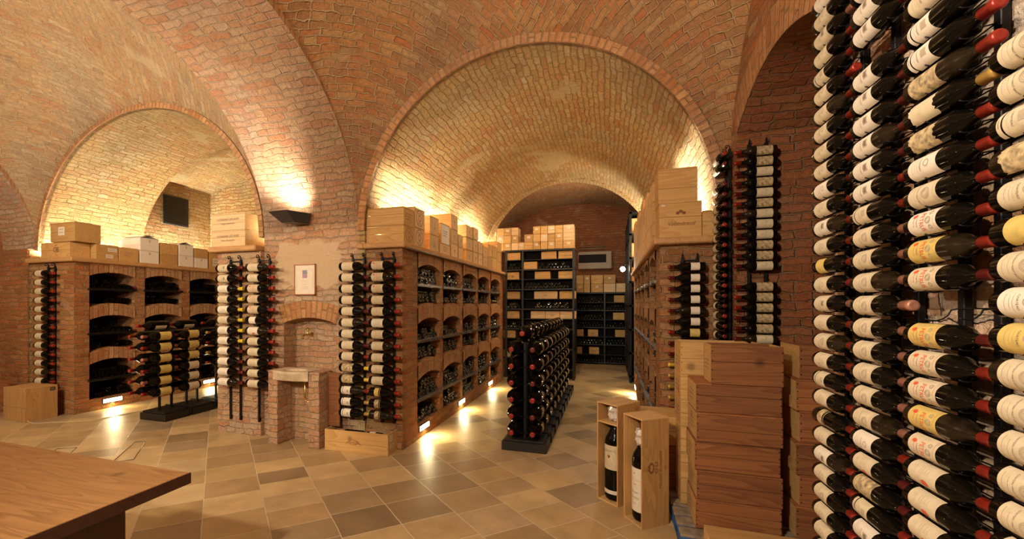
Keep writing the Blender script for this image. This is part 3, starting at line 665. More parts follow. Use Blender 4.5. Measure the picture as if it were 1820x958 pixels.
# little lit lamps let into the foot of the brick bins
def floor_lamp(fx, out, y, z, wd, label, power):
    root = empty('recessed_floor_light', (fx, y, z)); tag(root, label, 'lamp', 'recessed lights at the foot of the brick bins')
    mb = MB(); x1, x2 = sorted((0, out * 0.012)); mb.box(x1, x2, -wd / 2 - 0.015, wd / 2 + 0.015, -0.04, 0.04, 0, 0.003); mb.build('lamp_frame', M['lamp_grey'], root)
    mb = MB(); x1, x2 = sorted((out * 0.006, out * 0.016)); mb.box(x1, x2, -wd / 2, wd / 2, -0.028, 0.028); mb.build('lamp_glass', M['glow'], root, )
    light('floor_light_glow', 'AREA', (fx + out * 0.03, y, z), power, (1.0, 0.80, 0.42), (0.05, wd), (out, 0, -0.55))
floor_lamp(FXA, 1, 4.78, 0.12, 0.26, 'glowing floor light nearest the corner of the central left brick bins', 9)
floor_lamp(FXA, 1, 6.16, 0.12, 0.26, 'glowing floor light in the middle of the central left brick bins', 9)
floor_lamp(FXA, 1, 7.80, 0.12, 0.26, 'glowing floor light furthest along the central left brick bins', 9)
floor_lamp(FXB, -1, 8.2, 0.12, 0.26, 'floor light at the foot of the right brick bins, seen only by its pool', 9)
floor_lamp(FXC, 1, 4.60, 0.12, 0.26, 'glowing floor light under the dark bins of the far left bay', 10)
floor_lamp(FXC, 1, 6.30, 0.12, 0.26, 'glowing floor light behind the black bottle racks of the left bay', 9)
def strip_fixture(x0, x1, y0, y1, z0, z1, label):
    mb = MB(); mb.box(x0, x1, y0, y1, z0, z1, 0, 0.004); tag(mb.build('tube_lamp', M['glow_strip']), label, 'lamp')
strip_fixture(-2.705, -2.685, 4.26, 4.28, 2.62, 2.73, 'small lit lamp end beside the crates on the central left ledge')
strip_fixture(-4.32, -4.26, 4.40, 4.42, 2.61, 2.74, 'small lit lamp end beside the two crates on the short ledge')
strip_fixture(-8.66, -8.62, 4.30, 7.0, 2.365, 2.39, 'lit strip lamp behind the crates in the far left bay')

# ================================================================ BOTTLES
# every bottle lies along local +X (base at x=0), label facing local -Y
_bm = {}
def bottle_mesh(L, R, glass='glass', seg=20):
    k = ('b', L, R, glass)
    if k not in _bm:
        mb = MB(); n = 0.40 * R if R < 0.06 else 0.30 * R
        mb.lathe([(0, 0.07 * L), (0.40 * R, 0.055 * L), (0.66 * R, 0.010 * L), (0.78 * R, 0.0), (0.92 * R, 0.010 * L), (R, 0.035 * L), (R, 0.30 * L), (R, 0.585 * L), (0.975 * R, 0.615 * L), (0.90 * R, 0.645 * L), (0.76 * R, 0.675 * L), (0.60 * R, 0.705 * L), (0.50 * R, 0.735 * L), (n * 1.12, 0.77 * L), (n, 0.80 * L), (n * 0.98, 0.93 * L), (n * 1.10, 0.945 * L), (n * 1.10, 0.99 * L), (0, 0.993 * L)], seg)
        o = mb.build('wine_bottle', M[glass]); _bm[k] = o.data; bpy.data.objects.remove(o)
    return _bm[k]
def capsule_mesh(L, R, mat):
    k = ('c', L, R, mat)
    if k not in _bm:
        mb = MB(); n = (0.40 * R if R < 0.06 else 0.30 * R) * 1.06
        mb.lathe([(n * 0.99, 0.825 * L), (n * 1.03, 0.826 * L), (n, 0.935 * L), (n * 1.13, 0.945 * L), (n * 1.13, 0.985 * L), (n * 0.92, L), (n * 0.55, L * 0.997), (0, L * 0.996)], 14)
        o = mb.build('capsule', M[mat]); _bm[k] = o.data; bpy.data.objects.remove(o)
    return _bm[k]
def wrapf(R, dr=0.0006):
    return lambda u, v: (v, -(R + dr) * math.cos(u / R), -(R + dr) * math.sin(u / R))
# label designs: paper material, extents along the axis (fractions of L), angle, print recipe
def label_mesh(L, R, kind, mat):
    k = ('l', L, R, kind, mat)
    if k not in _bm:
        mb = MB(); f = wrapf(R, 0.0005)
        def patch(v0, v1, ang, n=14, ragged=0.0):
            rnd = random.Random(hash((kind, v0)) % 1000)
            jit = [rnd.uniform(-ragged, ragged) for _ in range(n + 1)]; jit2 = [rnd.uniform(-ragged, ragged) for _ in range(n + 1)]
            for i in range(n):
                a, b = [(-ang + 2 * ang * j / n) * R for j in (i, i + 1)]
                va, vb, wa, wb = v0 * L + jit[i], v0 * L + jit[i + 1], v1 * L + jit2[i], v1 * L + jit2[i + 1]
                mb.face([f(a, va), f(a, wa), f(b, wb), f(b, vb)][::-1], 0, smooth=True)
        if kind == 'band': patch(0.155, 0.40, 1.25)
        elif kind == 'band2': patch(0.10, 0.14, 1.1)
        elif kind == 'burgundy': patch(0.16, 0.42, 1.2)
        elif kind == 'narrow2': patch(0.37, 0.385, 1.3)
        elif kind == 'worn': patch(0.12, 0.46, 1.15, 16, 0.006)
        elif kind == 'short': patch(0.16, 0.40, 1.0)
        elif kind == 'narrow': patch(0.20, 0.34, 1.3)
        else: patch(0.11, 0.485, 1.32)
        o = mb.build('paper_label', M[mat]); _bm[k] = o.data; bpy.data.objects.remove(o)
    return _bm[k]
PRINTED = {'petrus', 'chateau', 'seal', 'band', 'haut', 'full'}
def print_mesh(L, R, kind):
    k = ('p', L, R, kind)
    if k not in _bm:
        mb = MB(); f0 = wrapf(R, 0.0011); S = R / 0.036
        f = lambda v: (lambda x, y: f0(x, v * L + y))
        def bar(u0, u1, v, h, mi):
            n = max(1, int(abs(u1 - u0) / (0.25 * R)))
            for i in range(n):
                a, b = u0 + (u1 - u0) * i / n, u0 + (u1 - u0) * (i + 1) / n
                mb.face([f0(a, v * L - h / 2), f0(b, v * L - h / 2), f0(b, v * L + h / 2), f0(a, v * L + h / 2)], mi)
        def disc(u, v, ru, rv, mi, hole=0.0):
            n = 18
            for i in range(n):
                a, b = 2 * PI * i / n, 2 * PI * (i + 1) / n
                pts = [(ru * math.cos(a), rv * math.sin(a)), (ru * math.cos(b), rv * math.sin(b))]
                if hole: pts += [(hole * x, hole * y) for x, y in reversed(pts)]
                else: pts.append((0, 0))
                mb.face([f0(u + x, v * L + y) for x, y in pts], mi)
        if kind == 'petrus':
            add_text(mb, 'PETRUS', 0.0165 * S, (lambda x, y: f0(x + 0.003 * S, 0.30 * L + y * 1.45)), 1); add_text(mb, 'POMEROL', 0.0065 * S, f(0.235), 0)
            add_text(mb, 'Grand Vin', 0.0065 * S, f(0.195), 1)
            disc(-0.020 * S, 0.19, 0.006 * S, 0.009 * S, 1)
            for rr in (0.0105, 0.0075, 0.0045): disc(0, 0.385, rr * S, rr * S * 1.1, 2, 0.8)
            for sgn in (-1, 1):
                for rr in (0.007, 0.0045): disc(sgn * 0.021 * S, 0.40, rr * S, rr * S, 2, 0.75)
            bar(-0.045 * S, 0.045 * S, 0.45, 0.0006, 1); bar(-0.045 * S, 0.045 * S, 0.15, 0.0005, 2)
        elif kind == 'chateau':
            bar(-0.013 * S, 0.013 * S, 0.36, 0.026 * S, 2); bar(-0.009 * S, 0.009 * S, 0.36, 0.015 * S, 0)
            add_text(mb, 'CHATEAU', 0.0085 * S, f(0.275), 0)
            bar(-0.016 * S, 0.016 * S, 0.235, 0.0012, 2); bar(-0.02 * S, 0.02 * S, 0.205, 0.001, 2); bar(-0.045 * S, 0.045 * S, 0.165, 0.0006, 0)
            bar(-0.014 * S, 0.014 * S, 0.135, 0.001, 2)
        elif kind == 'haut':
            add_text(mb, 'CHATEAU HAUT BRION', 0.0065 * S, f(0.245), 0)
            for rr in (0.017, 0.012, 0.007): disc(0, 0.35, rr * S, rr * S, 2, 0.8)
            bar(-0.04 * S, 0.04 * S, 0.45, 0.0006, 0); bar(-0.022 * S, 0.022 * S, 0.20, 0.001, 2); bar(-0.03 * S, 0.03 * S, 0.15, 0.001, 2)
        elif kind == 'seal':
            disc(0.018 * S, 0.33, 0.0095 * S, 0.014 * S, 1)
            for i, v in enumerate((0.26, 0.29, 0.33, 0.37)): bar(-0.030 * S, -0.006 * S, v, 0.0013, 2)
            bar(-0.026 * S, 0.0 * S, 0.20, 0.001, 2)
        elif kind == 'band':
            bar(-0.011 * S, 0.011 * S, 0.32, 0.022 * S, 2); add_text(mb, 'CHATEAU', 0.0075 * S, f(0.235), 0); bar(-0.02 * S, 0.02 * S, 0.195, 0.001, 2); bar(-0.01 * S, 0.01 * S, 0.12, 0.002, 0)
        elif kind == 'full':
            disc(0, 0.36, 0.011 * S, 0.011 * S, 2, 0.7); add_text(mb, 'CHATEAU', 0.008 * S, f(0.28), 0)
            bar(-0.022 * S, 0.022 * S, 0.24, 0.001, 2); bar(-0.016 * S, 0.016 * S, 0.21, 0.001, 2); bar(-0.02 * S, 0.02 * S, 0.17, 0.001, 2)
        o = mb.build('lettering', [M['ink'], M['ink_red'], M['ink_soft']]); _bm[k] = o.data; bpy.data.objects.remove(o)
    return _bm[k]
NB = [0]
def bottle(name, label, group, loc, rotz, L, R, kind='full', paper='paper', cap='cap_red', flip=False, glass='glass', roll=0.0, prints=True):
    """loc = world position of the base centre; rotz turns local +X (base to neck) and local -Y (label side)."""
    me = bottle_mesh(L, R, glass)
    o = inst(name, me)
    mt = Matrix.Translation(loc) @ Matrix.Rotation(rotz, 4, 'Z')
    if flip: mt = mt @ Matrix.Rotation(PI, 4, 'Y')
    if roll: mt = mt @ Matrix.Rotation(roll, 4, 'X')
    o.matrix_world = mt
    tag(o, label, 'bottle', group)
    if kind:
        lb = inst('paper_label', label_mesh(L, R, kind, paper), o)
        if kind in ('band', 'narrow'): inst('vintage_strip', label_mesh(L, R, kind + '2', paper), o)
        if prints and kind in PRINTED: inst('lettering', print_mesh(L, R, kind), lb)
    inst('capsule', capsule_mesh(L, R, cap), o)
    NB[0] += 1
    return o
CAPW = {'cap_red': 'red', 'cap_wine': 'dark red', 'cap_gold': 'gold', 'cap_yellow': 'yellow', 'cap_pink': 'copper'}
PAPW = {'paper': 'cream', 'paper_white': 'white', 'paper_yellow': 'yellow', 'paper_old': 'stained brown'}
KINDW = {'petrus': 'red-lettered', 'chateau': 'château', 'haut': 'round-crested', 'seal': 'red-sealed', 'band': 'two-piece', 'full': 'full', 'short': 'plain', 'worn': 'torn', 'narrow': 'narrow', 'burgundy': 'plain'}

# ================================================================ WALL RACKS
def wall_rack(label, x, y, rotz, L, R, ztop, zbot, levels, back=0.10, hook=True, flip=False):
    """Two black uprights on the wall with a wire cradle per bottle; local +X along the bottle, local -Y out of the wall."""
    root = empty('wall_bottle_rack', (x, y, 0), rotz); tag(root, label, 'rack')
    xs = (0.42 * L, 0.82 * L) if flip else (0.12 * L, 0.46 * L) if 'narrow pier' in label else (0.26 * L, 0.66 * L)
    for xx in xs:
        mb = MB(); mb.box(xx - 0.012, xx + 0.012, back - 0.028, back - 0.008, zbot, ztop, 0, 0.002)
        for zz in (zbot + 0.03, ztop - 0.05, (zbot + ztop) / 2): mb.box(xx - 0.016, xx + 0.016, back - 0.01, back, zz - 0.02, zz + 0.02)
        mb.build('upright', M['iron'], root)
        if hook:
            mb = MB(); k = R * 0.6
            pts = [(xx, back - 0.018, ztop - 0.01), (xx, back - 0.018, ztop + k * 0.8), (xx, back - 0.018 - k * 0.5, ztop + k * 1.5), (xx, back - 0.018 - k * 1.3, ztop + k * 1.4), (xx, back - 0.018 - k * 1.5, ztop + k * 0.8), (xx, back - 0.018 - k * 1.0, ztop + k * 0.5)]
            mb.tube(pts, R * 0.12, 6); mb.lathe([(0, -R * .22), (R * .2, -R * .12), (R * .2, R * .12), (0, R * .22)], 8, 'X', (xx, back - 0.018 - k, ztop + k * 0.5))
            mb.build('scroll_hook', M['iron'], root)
    mb = MB(); mb.box(xs[0], xs[1], back - 0.026, back - 0.012, ztop - 0.03, ztop - 0.018); pass
    mb.build('crossbar', M['iron'], root)
    mb = MB()
    hooks = []
    for xx, rr in ((xs[0], R), (xs[1], R * 0.80)):
        hooks.append([(xx, back - 0.03, -rr * 0.1)] + [(xx, (rr + 0.0035) * math.cos(a), -(rr + 0.0035) * math.sin(a)) for a in [R_(t) for t in (12, 35, 60, 85, 105, 122)]])
    mb.tube(hooks[0][::-1] + hooks[1], max(0.0022, R * 0.05), 5)
    cr = mb.build('cradle', M['iron'], root); me = cr.data; first = True
    for z in levels:
        if first: cr.location = (0, 0, z); first = False
        else: inst('cradle', me, root, (0, 0, z))
    return root

def column(desc, n, ztop, pitch, x, y, rotz, L, R, name, group, picks, skip=(), flip=False, back=0.10, rack_label='', zrack=None, glass_pick=None, hook=True):
    levels = [ztop - pitch * i for i in range(n)]
    zt = (zrack or (ztop + R * 2.2, levels[-1] - pitch * 0.8))
    wall_rack(rack_label, x if not flip else x - L, y, rotz, L, R, zt[0], zt[1], levels, back, hook, flip)
    for i, z in enumerate(levels):
        if i in skip: continue
        kind, paper, cap = picks(i)
        lab = f"{CAPW[cap]}-capped {'bottle' if name == 'wine_bottle' else 'magnum'}, {PAPW[paper]} label, {ordw(i)} down {desc}"
        bottle(name, lab, group, (x, y, z), rotz, L, R, kind, paper, cap, flip, 'glass_dusty' if (i * 7 + int(x * 10)) % 6 == 0 else 'glass', roll=random.uniform(-0.12, 0.12))

def picker(seq, seed=1):
    rnd = random.Random(seed)
    return lambda i: seq[i] if isinstance(seq, dict) and i in seq else rnd.choice(DEF)
DEF = [('full', 'paper', 'cap_red'), ('chateau', 'paper_white', 'cap_red'), ('full', 'paper_white', 'cap_wine'), ('haut', 'paper', 'cap_red'), ('chateau', 'paper', 'cap_pink'), ('band', 'paper', 'cap_red')]
def over(dic, seed):
    rnd = random.Random(seed)
    def f(i):
        d = rnd.choice(DEF)
        return dic.get(i, d)
    return f

# foreground wall of bottles: four columns, label out into the room, necks towards the photographer
GF = 'bottles on the right-hand wall racks'
RZ = R_(-90)
XBt = 0.91
def lev(zref, pitch, zmax): 
    k = math.floor((zmax - zref) / pitch); return zref + k * pitch
P_ = 0.0835
zt1 = lev(1.820, P_, 3.30); n1 = 38
c1 = {i: ('full', 'paper', 'cap_red') for i in range(0, 38, 2)}
c1.update({17: ('short', 'paper_yellow', 'cap_red'), 25: ('narrow', 'paper_old', 'cap_red')}); 
column('the wall rack beside the recess', n1, zt1, P_, XBt, 2.275, RZ, 0.30, 0.0365, 'wine_bottle', GF, over(c1, 3), (), rack_label='black iron wall rack beside the arched recess, full of label-out bottles', back=0.088)
zt2 = lev(1.8135, P_, 3.02)
g2 = round((zt2 - 2.576) / P_)
c2 = {i: ('chateau', 'paper_white', 'cap_wine') for i in range(0, 11)}; c2.update({i: ('haut', 'paper', 'cap_pink') for i in range(13, 22)}); c2.update({22: ('full', 'paper_white', 'cap_red'), 23: ('seal', 'paper', 'cap_wine'), 24: ('full', 'paper_old', 'cap_wine')})
column('the second rack from the recess', 35, zt2, P_, XBt, 1.96, RZ, 0.30, 0.0365, 'wine_bottle', GF, over(c2, 5), (g2,), rack_label='black iron wall rack, second from the arched recess, one bottle missing near the top', back=0.088)
zt3 = lev(1.558, P_, 2.62); i3 = lambda z: round((zt3 - z) / P_)
c3 = {i: ('haut', 'paper', 'cap_red') for i in range(0, 12)}
c3.update({0: ('full', 'paper', 'cap_red'), i3(1.558) - 2: ('petrus', 'paper', 'cap_wine'), i3(1.558) - 3: ('petrus', 'paper_yellow', 'cap_red'), i3(1.558) - 4: ('petrus', 'paper_white', 'cap_red'), i3(1.558) - 5: ('haut', 'paper', 'cap_red'),
           i3(1.558): ('petrus', 'paper_yellow', 'cap_wine'), i3(1.558) + 1: ('petrus', 'paper', 'cap_red'), i3(1.558) + 2: ('petrus', 'paper', 'cap_red'), i3(1.558) + 3: ('petrus', 'paper_yellow', 'cap_red'), i3(1.558) + 4: ('petrus', 'paper', 'cap_red'),
           i3(1.558) - 6: ('full', 'paper_white', 'cap_red'), i3(1.558) - 7: ('worn', 'paper_old', 'cap_red'), i3(1.558) - 8: ('worn', 'paper', 'cap_gold'), i3(1.558) - 9: ('full', 'paper_old', 'cap_red'), i3(1.558) - 10: ('band', 'paper_white', 'cap_red'), i3(1.558) - 11: ('band', 'paper_white', 'cap_red')})
for d in (5, 6, 7, 8): c3[i3(1.558) + d] = ('seal', 'paper', 'cap_red')
column('the third rack from the recess', 27, zt3, P_, XBt, 1.655, RZ, 0.30, 0.0365, 'wine_bottle', GF, over(c3, 8), (i3(1.6415),), rack_label='black iron wall rack, third from the arched recess, with a bare cradle at eye height', back=0.088)
zt4 = lev(1.57, P_, 2.32); i4 = lambda z: round((zt4 - z) / P_)
c4 = {i: ('haut', 'paper', 'cap_red') for i in range(0, 24)}; c4.update({i4(1.57) - 3: ('burgundy', 'paper_yellow', 'cap_red'), i4(1.57) - 5: ('worn', 'paper_old', 'cap_red'), i4(1.57) - 6: ('band', 'paper', 'cap_red'), i4(1.57) - 4: ('full', 'paper', 'cap_red'), i4(1.57) - 1: ('full', 'paper_white', 'cap_red'), i4(1.57): ('full', 'paper_yellow', 'cap_red')})
column('the rack nearest the photographer', 20, zt4, P_, XBt, 1.345, RZ, 0.30, 0.0365, 'wine_bottle', GF, over(c4, 9), (), rack_label='black iron wall rack nearest the photographer, cut by the frame edge', back=0.088)
# narrow pier beyond the recess
c5 = {i: random.Random(i).choice([('burgundy', 'paper', 'cap_wine'), ('full', 'paper', 'cap_red'), ('full', 'paper', 'cap_wine')]) for i in range(30)}
column('the tall rack on the narrow pier', 20, 2.89, P_, 0.895, 4.15, RZ, 0.29, 0.0365, 'wine_bottle', 'bottles on the narrow pier', over(c5, 10), (2,), rack_label='black iron wall rack on the narrow pier between the right bins and the recess', back=0.088)
# jamb of the recess: necks to the left
c6 = {i: random.Random(i + 5).choice([('full', 'paper_old', 'cap_wine'), ('full', 'paper', 'cap_wine'), ('full', 'paper_old', 'cap_red')]) for i in range(30)}
column('the rack inside the arched recess', 20, 2.875, P_, 1.250, 3.845, 0.0, 0.295, 0.0365, 'wine_bottle', 'bottles on the jamb of the recess', over(c6, 11), (12,), flip=True, rack_label='black iron wall rack on the far jamb of the arched recess', back=0.083)
# front of the right bin unit
c7 = {i: ('short', 'paper_white', 'cap_wine') for i in range(9)}; c7.update({6: ('burgundy', 'paper_yellow', 'cap_red'), 9: ('short', 'paper', 'cap_yellow'), 10: ('short', 'paper', 'cap_gold'), 11: ('short', 'paper', 'cap_gold'), 12: ('short', 'paper', 'cap_gold')})
column('the front of the right bin unit', 16, 1.995, 0.1005, 0.82, 4.215, 0.0, 0.31, 0.040, 'wine_bottle', 'bottles on the front of the right bins', over(c7, 12), (), flip=True, rack_label='black iron wall rack on the front of the right brick bins', back=0.083)
# magnums on the front of the central left unit and on the pillar
GM = 'magnums either side of the fountain'
m1 = {i: ('full', 'paper', 'cap_wine') for i in range(11)}; m1.update({8: ('full', 'paper', 'cap_red'), 9: ('full', 'paper_old', 'cap_yellow'), 10: ('full', 'paper_old', 'cap_yellow'), 11: ('band', 'paper_white', 'cap_red'), 12: ('band', 'paper_white', 'cap_gold'), 13: ('band', 'paper_white', 'cap_gold')})
column('the left rack of the central left bins', 14, 2.085, 0.1287, -2.965, 4.10, 0.0, 0.385, 0.050, 'magnum_bottle', GM, over(m1, 13), (), rack_label='black iron wall rack, left one on the front of the central left brick bins', back=0.11)
m2 = {i: ('petrus', 'paper', 'cap_red') for i in range(3)}; m2.update({i: ('full', 'paper', 'cap_red') for i in range(3, 11)}); m2.update({5: ('full', 'paper_white', 'cap_red'), 11: ('narrow', 'paper_yellow', 'cap_red'), 12: ('narrow', 'paper_old', 'cap_red'), 13: ('narrow', 'paper_old', 'cap_red')})
column('the corner rack of the central bins', 14, 2.085, 0.1287, -2.575, 4.10, 0.0, 0.375, 0.050, 'magnum_bottle', GM, over(m2, 14), (), rack_label='black iron wall rack at the corner of the central left brick bins', back=0.11)
m3 = {i: ('full', 'paper_white', 'cap_wine') for i in range(12)}; m3.update({2: ('full', 'paper_white', 'cap_yellow'), 3: ('full', 'paper', 'cap_yellow'), 4: ('full', 'paper_white', 'cap_yellow'), 5: ('full', 'paper', 'cap_yellow'), 6: ('full', 'paper_white', 'cap_yellow'), 7: ('full', 'paper_white', 'cap_yellow'), 0: ('chateau', 'paper', 'cap_wine'), 1: ('chateau', 'paper', 'cap_wine')})
column('the left rack beside the fountain pillar', 12, 2.104, 0.130, -4.75, 4.045, 0.0, 0.41, 0.051, 'magnum_bottle', GM, over(m3, 15), (), rack_label='black iron wall rack on the short pier under the two crates', back=0.105, zrack=(2.22, 0.18))
m4 = {i: ('full', 'paper', 'cap_red') for i in range(12)}; m4.update({2: ('petrus', 'paper', 'cap_red'), 3: ('petrus', 'paper', 'cap_red'), 4: ('petrus', 'paper', 'cap_red'), 5: ('short', 'paper_white', 'cap_red'), 6: ('seal', 'paper_white', 'cap_red')})
column('the rack just left of the fountain', 12, 2.104, 0.130, -4.29, 4.06, 0.0, 0.41, 0.051, 'magnum_bottle', GM, over(m4, 16), (), rack_label='black iron wall rack just left of the basin, lowest cradles empty', back=0.09, zrack=(2.22, 0.18))
m5 = {i: ('full', 'paper', 'cap_red') for i in range(13)}
column('the rack on the far left bin unit', 13, 2.115, 0.135, -8.30, 4.00, 0.0, 0.40, 0.051, 'magnum_bottle', 'magnums on the far left unit', over(m5, 17), (), rack_label='black iron wall rack on the end of the far left brick bins', back=0.10)
# the spare cradles under the pillar racks
for xx, yy in ((-4.75, 4.045), (-4.29, 4.06)):
    rt = [o for o in COL.objects if o.name.startswith('wall_bottle_rack') and abs(o.location.x - xx) < .01 and abs(o.location.y - yy) < .01][0]
    me = [c for c in rt.children if c.name.startswith('cradle')][0].data
    for z in (0.54, 0.41): inst('cradle', me, rt, (0, 0, z))

# ================================================================ FLOOR RACKS
def floor_rack(label, x0, x1, y0, y1, nmod):
    root = empty('floor_bottle_rack', ((x0 + x1) / 2, y0, 0)); tag(root, label, 'rack')
    W = (x1 - x0) / 2; Lm = (y1 - y0) / nmod
    for k in range(nmod):
        mb = MB(); a, b = k * Lm + 0.006, (k + 1) * Lm - 0.03
        mb.box(-W, W, a, b, 0.0, 0.10, 0, 0.006); mb.box(-W + 0.03, W - 0.03, a + 0.02, b - 0.02, 0.10, 0.125, 0, 0.004)
        mb.build('plinth', M['black_wood'], root)
        mb = MB(); mb.box(-W - 0.012, W + 0.012, b, b + 0.03, 0.02, 0.13, 0, 0.004); mb.build('plinth_clip', M['iron'], root)
    for k in range(nmod):
        for s_ in (0.27, 0.70):
            y = (k + s_) * Lm
            mb = MB(); mb.box(-0.015, 0.015, y - 0.012, y + 0.012, 0.11, 1.22, 0, 0.002); mb.build('post', M['iron'], root)
    return root
def floor_bottles(xc, dx, y0, sp, ncol, z0, pitch, nrow, L, R, group, where, papers, top=True, caps=('cap_red',), rootrack=None):
    rack = rootrack
    crm = MB()
    hk = [[(xx, dx, -R * 0.3)] + [(xx, (rr + 0.004) * math.cos(a), -(rr + 0.004) * math.sin(a)) for a in [R_(t) for t in (25, 50, 75, 100, 130)]] for xx, rr in ((0.27 * L, R), (0.62 * L, R * 0.9))]
    crm.tube(hk[0][::-1] + hk[1], R * 0.045, 5)
    cme = None
    for k in range(ncol):
        y = y0 + sp * k + L            # base end; the neck points to -Y
        for r in range(nrow):
            z = z0 + pitch * r
            for side in (-1, 1):
                kind, paper = papers(side, k, r)
                if kind is None: continue
                nm = 'large_bottle'
                sd = 'aisle side' if side == 1 else 'inner side'
                lab = f"large bottle, row {'at bottom' if r == 0 else ordw(r) + ' from bottom'}, {ordw(k)} from front, {sd}, {where}"
                cap = caps[(k + r) % len(caps)] if side == 1 else caps[0]
                b = bottle(nm, lab, group, (xc + side * dx, y, z), R_(-90) if side == -1 else R_(-90), L, R, kind, paper, cap, roll=(R_(165) if side == 1 else R_(15)), prints=False)
                if rack:
                    if cme is None:
                        o = crm.build('cradle', M['iron'], rack); cme = o.data; bpy.data.objects.remove(o)
                    if len([c for c in rack.children if c.name.startswith('cradle')]) < 98 and k < 8:
                        c = inst('cradle', cme, rack)
                        c.matrix_world = Matrix.Translation((xc + side * dx, y, z)) @ Matrix.Rotation(R_(-90), 4, 'Z') @ (Matrix.Scale(-1, 4, (0, 1, 0)) if side == 1 else Matrix.Identity(4))
                        c.matrix_parent_inverse = Matrix.Translation(-rack.location)
        if top:
            lab = f"large bottle lying on top, {ordw(k)} from the front of {where}"
            kind, paper = papers(0, k, 9)
            if kind: bottle('large_bottle', lab, group, (xc, y + 0.02, z0 + pitch * nrow - 0.01), R_(-90), L, R, kind, paper, caps[0], roll=R_(100), prints=False)
rk = floor_rack('long black floor rack of large bottles in the middle of the aisle', -1.18, -0.67, 4.58, 8.02, 9)
def pap1(side, k, r):
    if side == 0: return ('full', 'paper_old')
    return ('short', 'paper' if (k * 3 + r) % 7 else 'paper_yellow')
floor_bottles(-0.93, 0.118, 4.50, 0.382, 9, 0.225, 0.185, 6, 0.375, 0.083, 'large bottles on the long aisle rack', 'long aisle rack', pap1, rootrack=rk, caps=('cap_red', 'cap_wine'))
rk2 = floor_rack('black floor rack of large yellow-labelled bottles in the left bay', -6.44, -5.94, 4.22, 5.02, 2)
def pap2(side, k, r):
    if side == 0: return ('full', 'paper')
    if k == 1 and r in (1,): return ('full', 'paper')
    return ('full', 'paper_yellow' if k == 0 else ('paper' if r < 3 else 'paper_yellow'))
floor_bottles(-6.19, 0.125, 4.00, 0.42, 2, 0.42, 0.157, 6, 0.415, 0.064, 'large bottles on the front rack of the left bay', 'front left-bay rack', pap2, rootrack=rk2, caps=('cap_red', 'cap_pink'))
rk3 = floor_rack('second black floor rack half hidden behind the pier in the left bay', -6.44, -5.94, 5.12, 5.92, 2)
def pap3(side, k, r):
    if r < 2 and side: return (None, None)
    return ('full', ['paper_white', 'paper_yellow', 'paper'][r % 3])
floor_bottles(-6.19, 0.125, 4.95, 0.42, 2, 0.42, 0.157, 6, 0.40, 0.064, 'large bottles on the rear rack of the left bay', 'rear left-bay rack', pap3, rootrack=rk3, caps=('cap_red', 'cap_gold'))

# ================================================================ BOTTLES IN THE BINS
def stuff_bottle(mb, x, y, z, axis, sgn, R, L, seg=10, mi=0):
    """End view of a stored bottle: recessed foot towards the viewer, body running back into the bin."""
    prof = [(0, 0.026), (0.40 * R, 0.020), (0.66 * R, 0.004), (0.78 * R, 0.0), (0.92 * R, 0.004), (R, 0.016), (R, 0.6 * L), (0.4 * R, 0.78 * L), (0.38 * R, L)]
    mb.lathe([(r, sgn * h) for r, h in prof], seg, axis, (x, y, z), mi)
binned_first = None
def bin_fill(unit, fx, inw, cols, rows, individuals, where, seed, stuffmb, R=0.039, tiers=(3, 3)):
    rnd = random.Random(seed); cnt = 0
    me = bottle_mesh(0.30, R, 'glass_foot', 14)
    for ci_, (ya, yb) in enumerate(cols):
        for ri, (z0, zc) in enumerate(rows):
            zm = (z0 + zc) / 2 - 0.01
            for ti, (zb, zt) in enumerate(((z0 + (0.045 if ri else 0.0), zm - 0.02), (zm + 0.008, zc - 0.03))):
                nrow = rnd.choice(tiers); num = 0
                for k in range(nrow):
                    m = int((yb - ya - 0.02) / (2 * R + 0.002)) - (k % 2)
                    z = zb + R + k * R * 1.76
                    if z + R > zt: break
                    for j in range(m):
                        if k == nrow - 1 and rnd.random() < 0.45: continue
                        y = ya + 0.012 + R + j * (2 * R + 0.003) + (R if k % 2 else 0)
                        dpt = rnd.uniform(0.02, 0.07)
                        if (ci_, ri) in individuals:
                            num += 1
                            nm = f"{ordw(num - 1)} bottle end, {'upper' if ti else 'lower'} half, {['bottom', 'middle', 'top'][ri]} bin, {ordw(ci_)} column, {where}"
                            o = inst('stored_bottle', me); tag(o, nm, 'bottle', 'bottles stored in the brick bins')
                            o.matrix_world = Matrix.Translation((fx + inw * dpt, y, z)) @ Matrix.Rotation(PI if inw < 0 else 0, 4, 'Z')
                        else:
                            stuff_bottle(stuffmb, fx + inw * dpt, y, z, 'X', inw, R, 0.30, 10, 1 if fx < -5 else 0)
smb = MB()
indiv = {(0, r) for r in range(3)} | {(1, r) for r in range(3)} | {(2, r) for r in range(3)}
bin_fill(unitA, FXA, -1, colsA, ROWS, indiv, 'central left bins', 21, smb, tiers=(2, 3, 3))
bin_fill(unitB, FXB, 1, colsB, ROWS, set(), '', 22, smb, tiers=(2, 3))
bin_fill(unitC, FXC, -1, colsC, ROWS, set(), '', 23, smb, R=0.042, tiers=(1, 2))
# a few necks that stick out of the dark bins in the left bay
for i, (y, z) in enumerate(((4.90, 1.93), (4.90, 1.22), (5.66, 1.90))):
    bottle('wine_bottle', f"bottle whose neck sticks out of the {['top left', 'middle left', 'top second'][i]} dark bin, far left bay", None, (FXC - 0.22, y - 0.05, z), R_(8), 0.31, 0.038, None, cap='cap_wine')


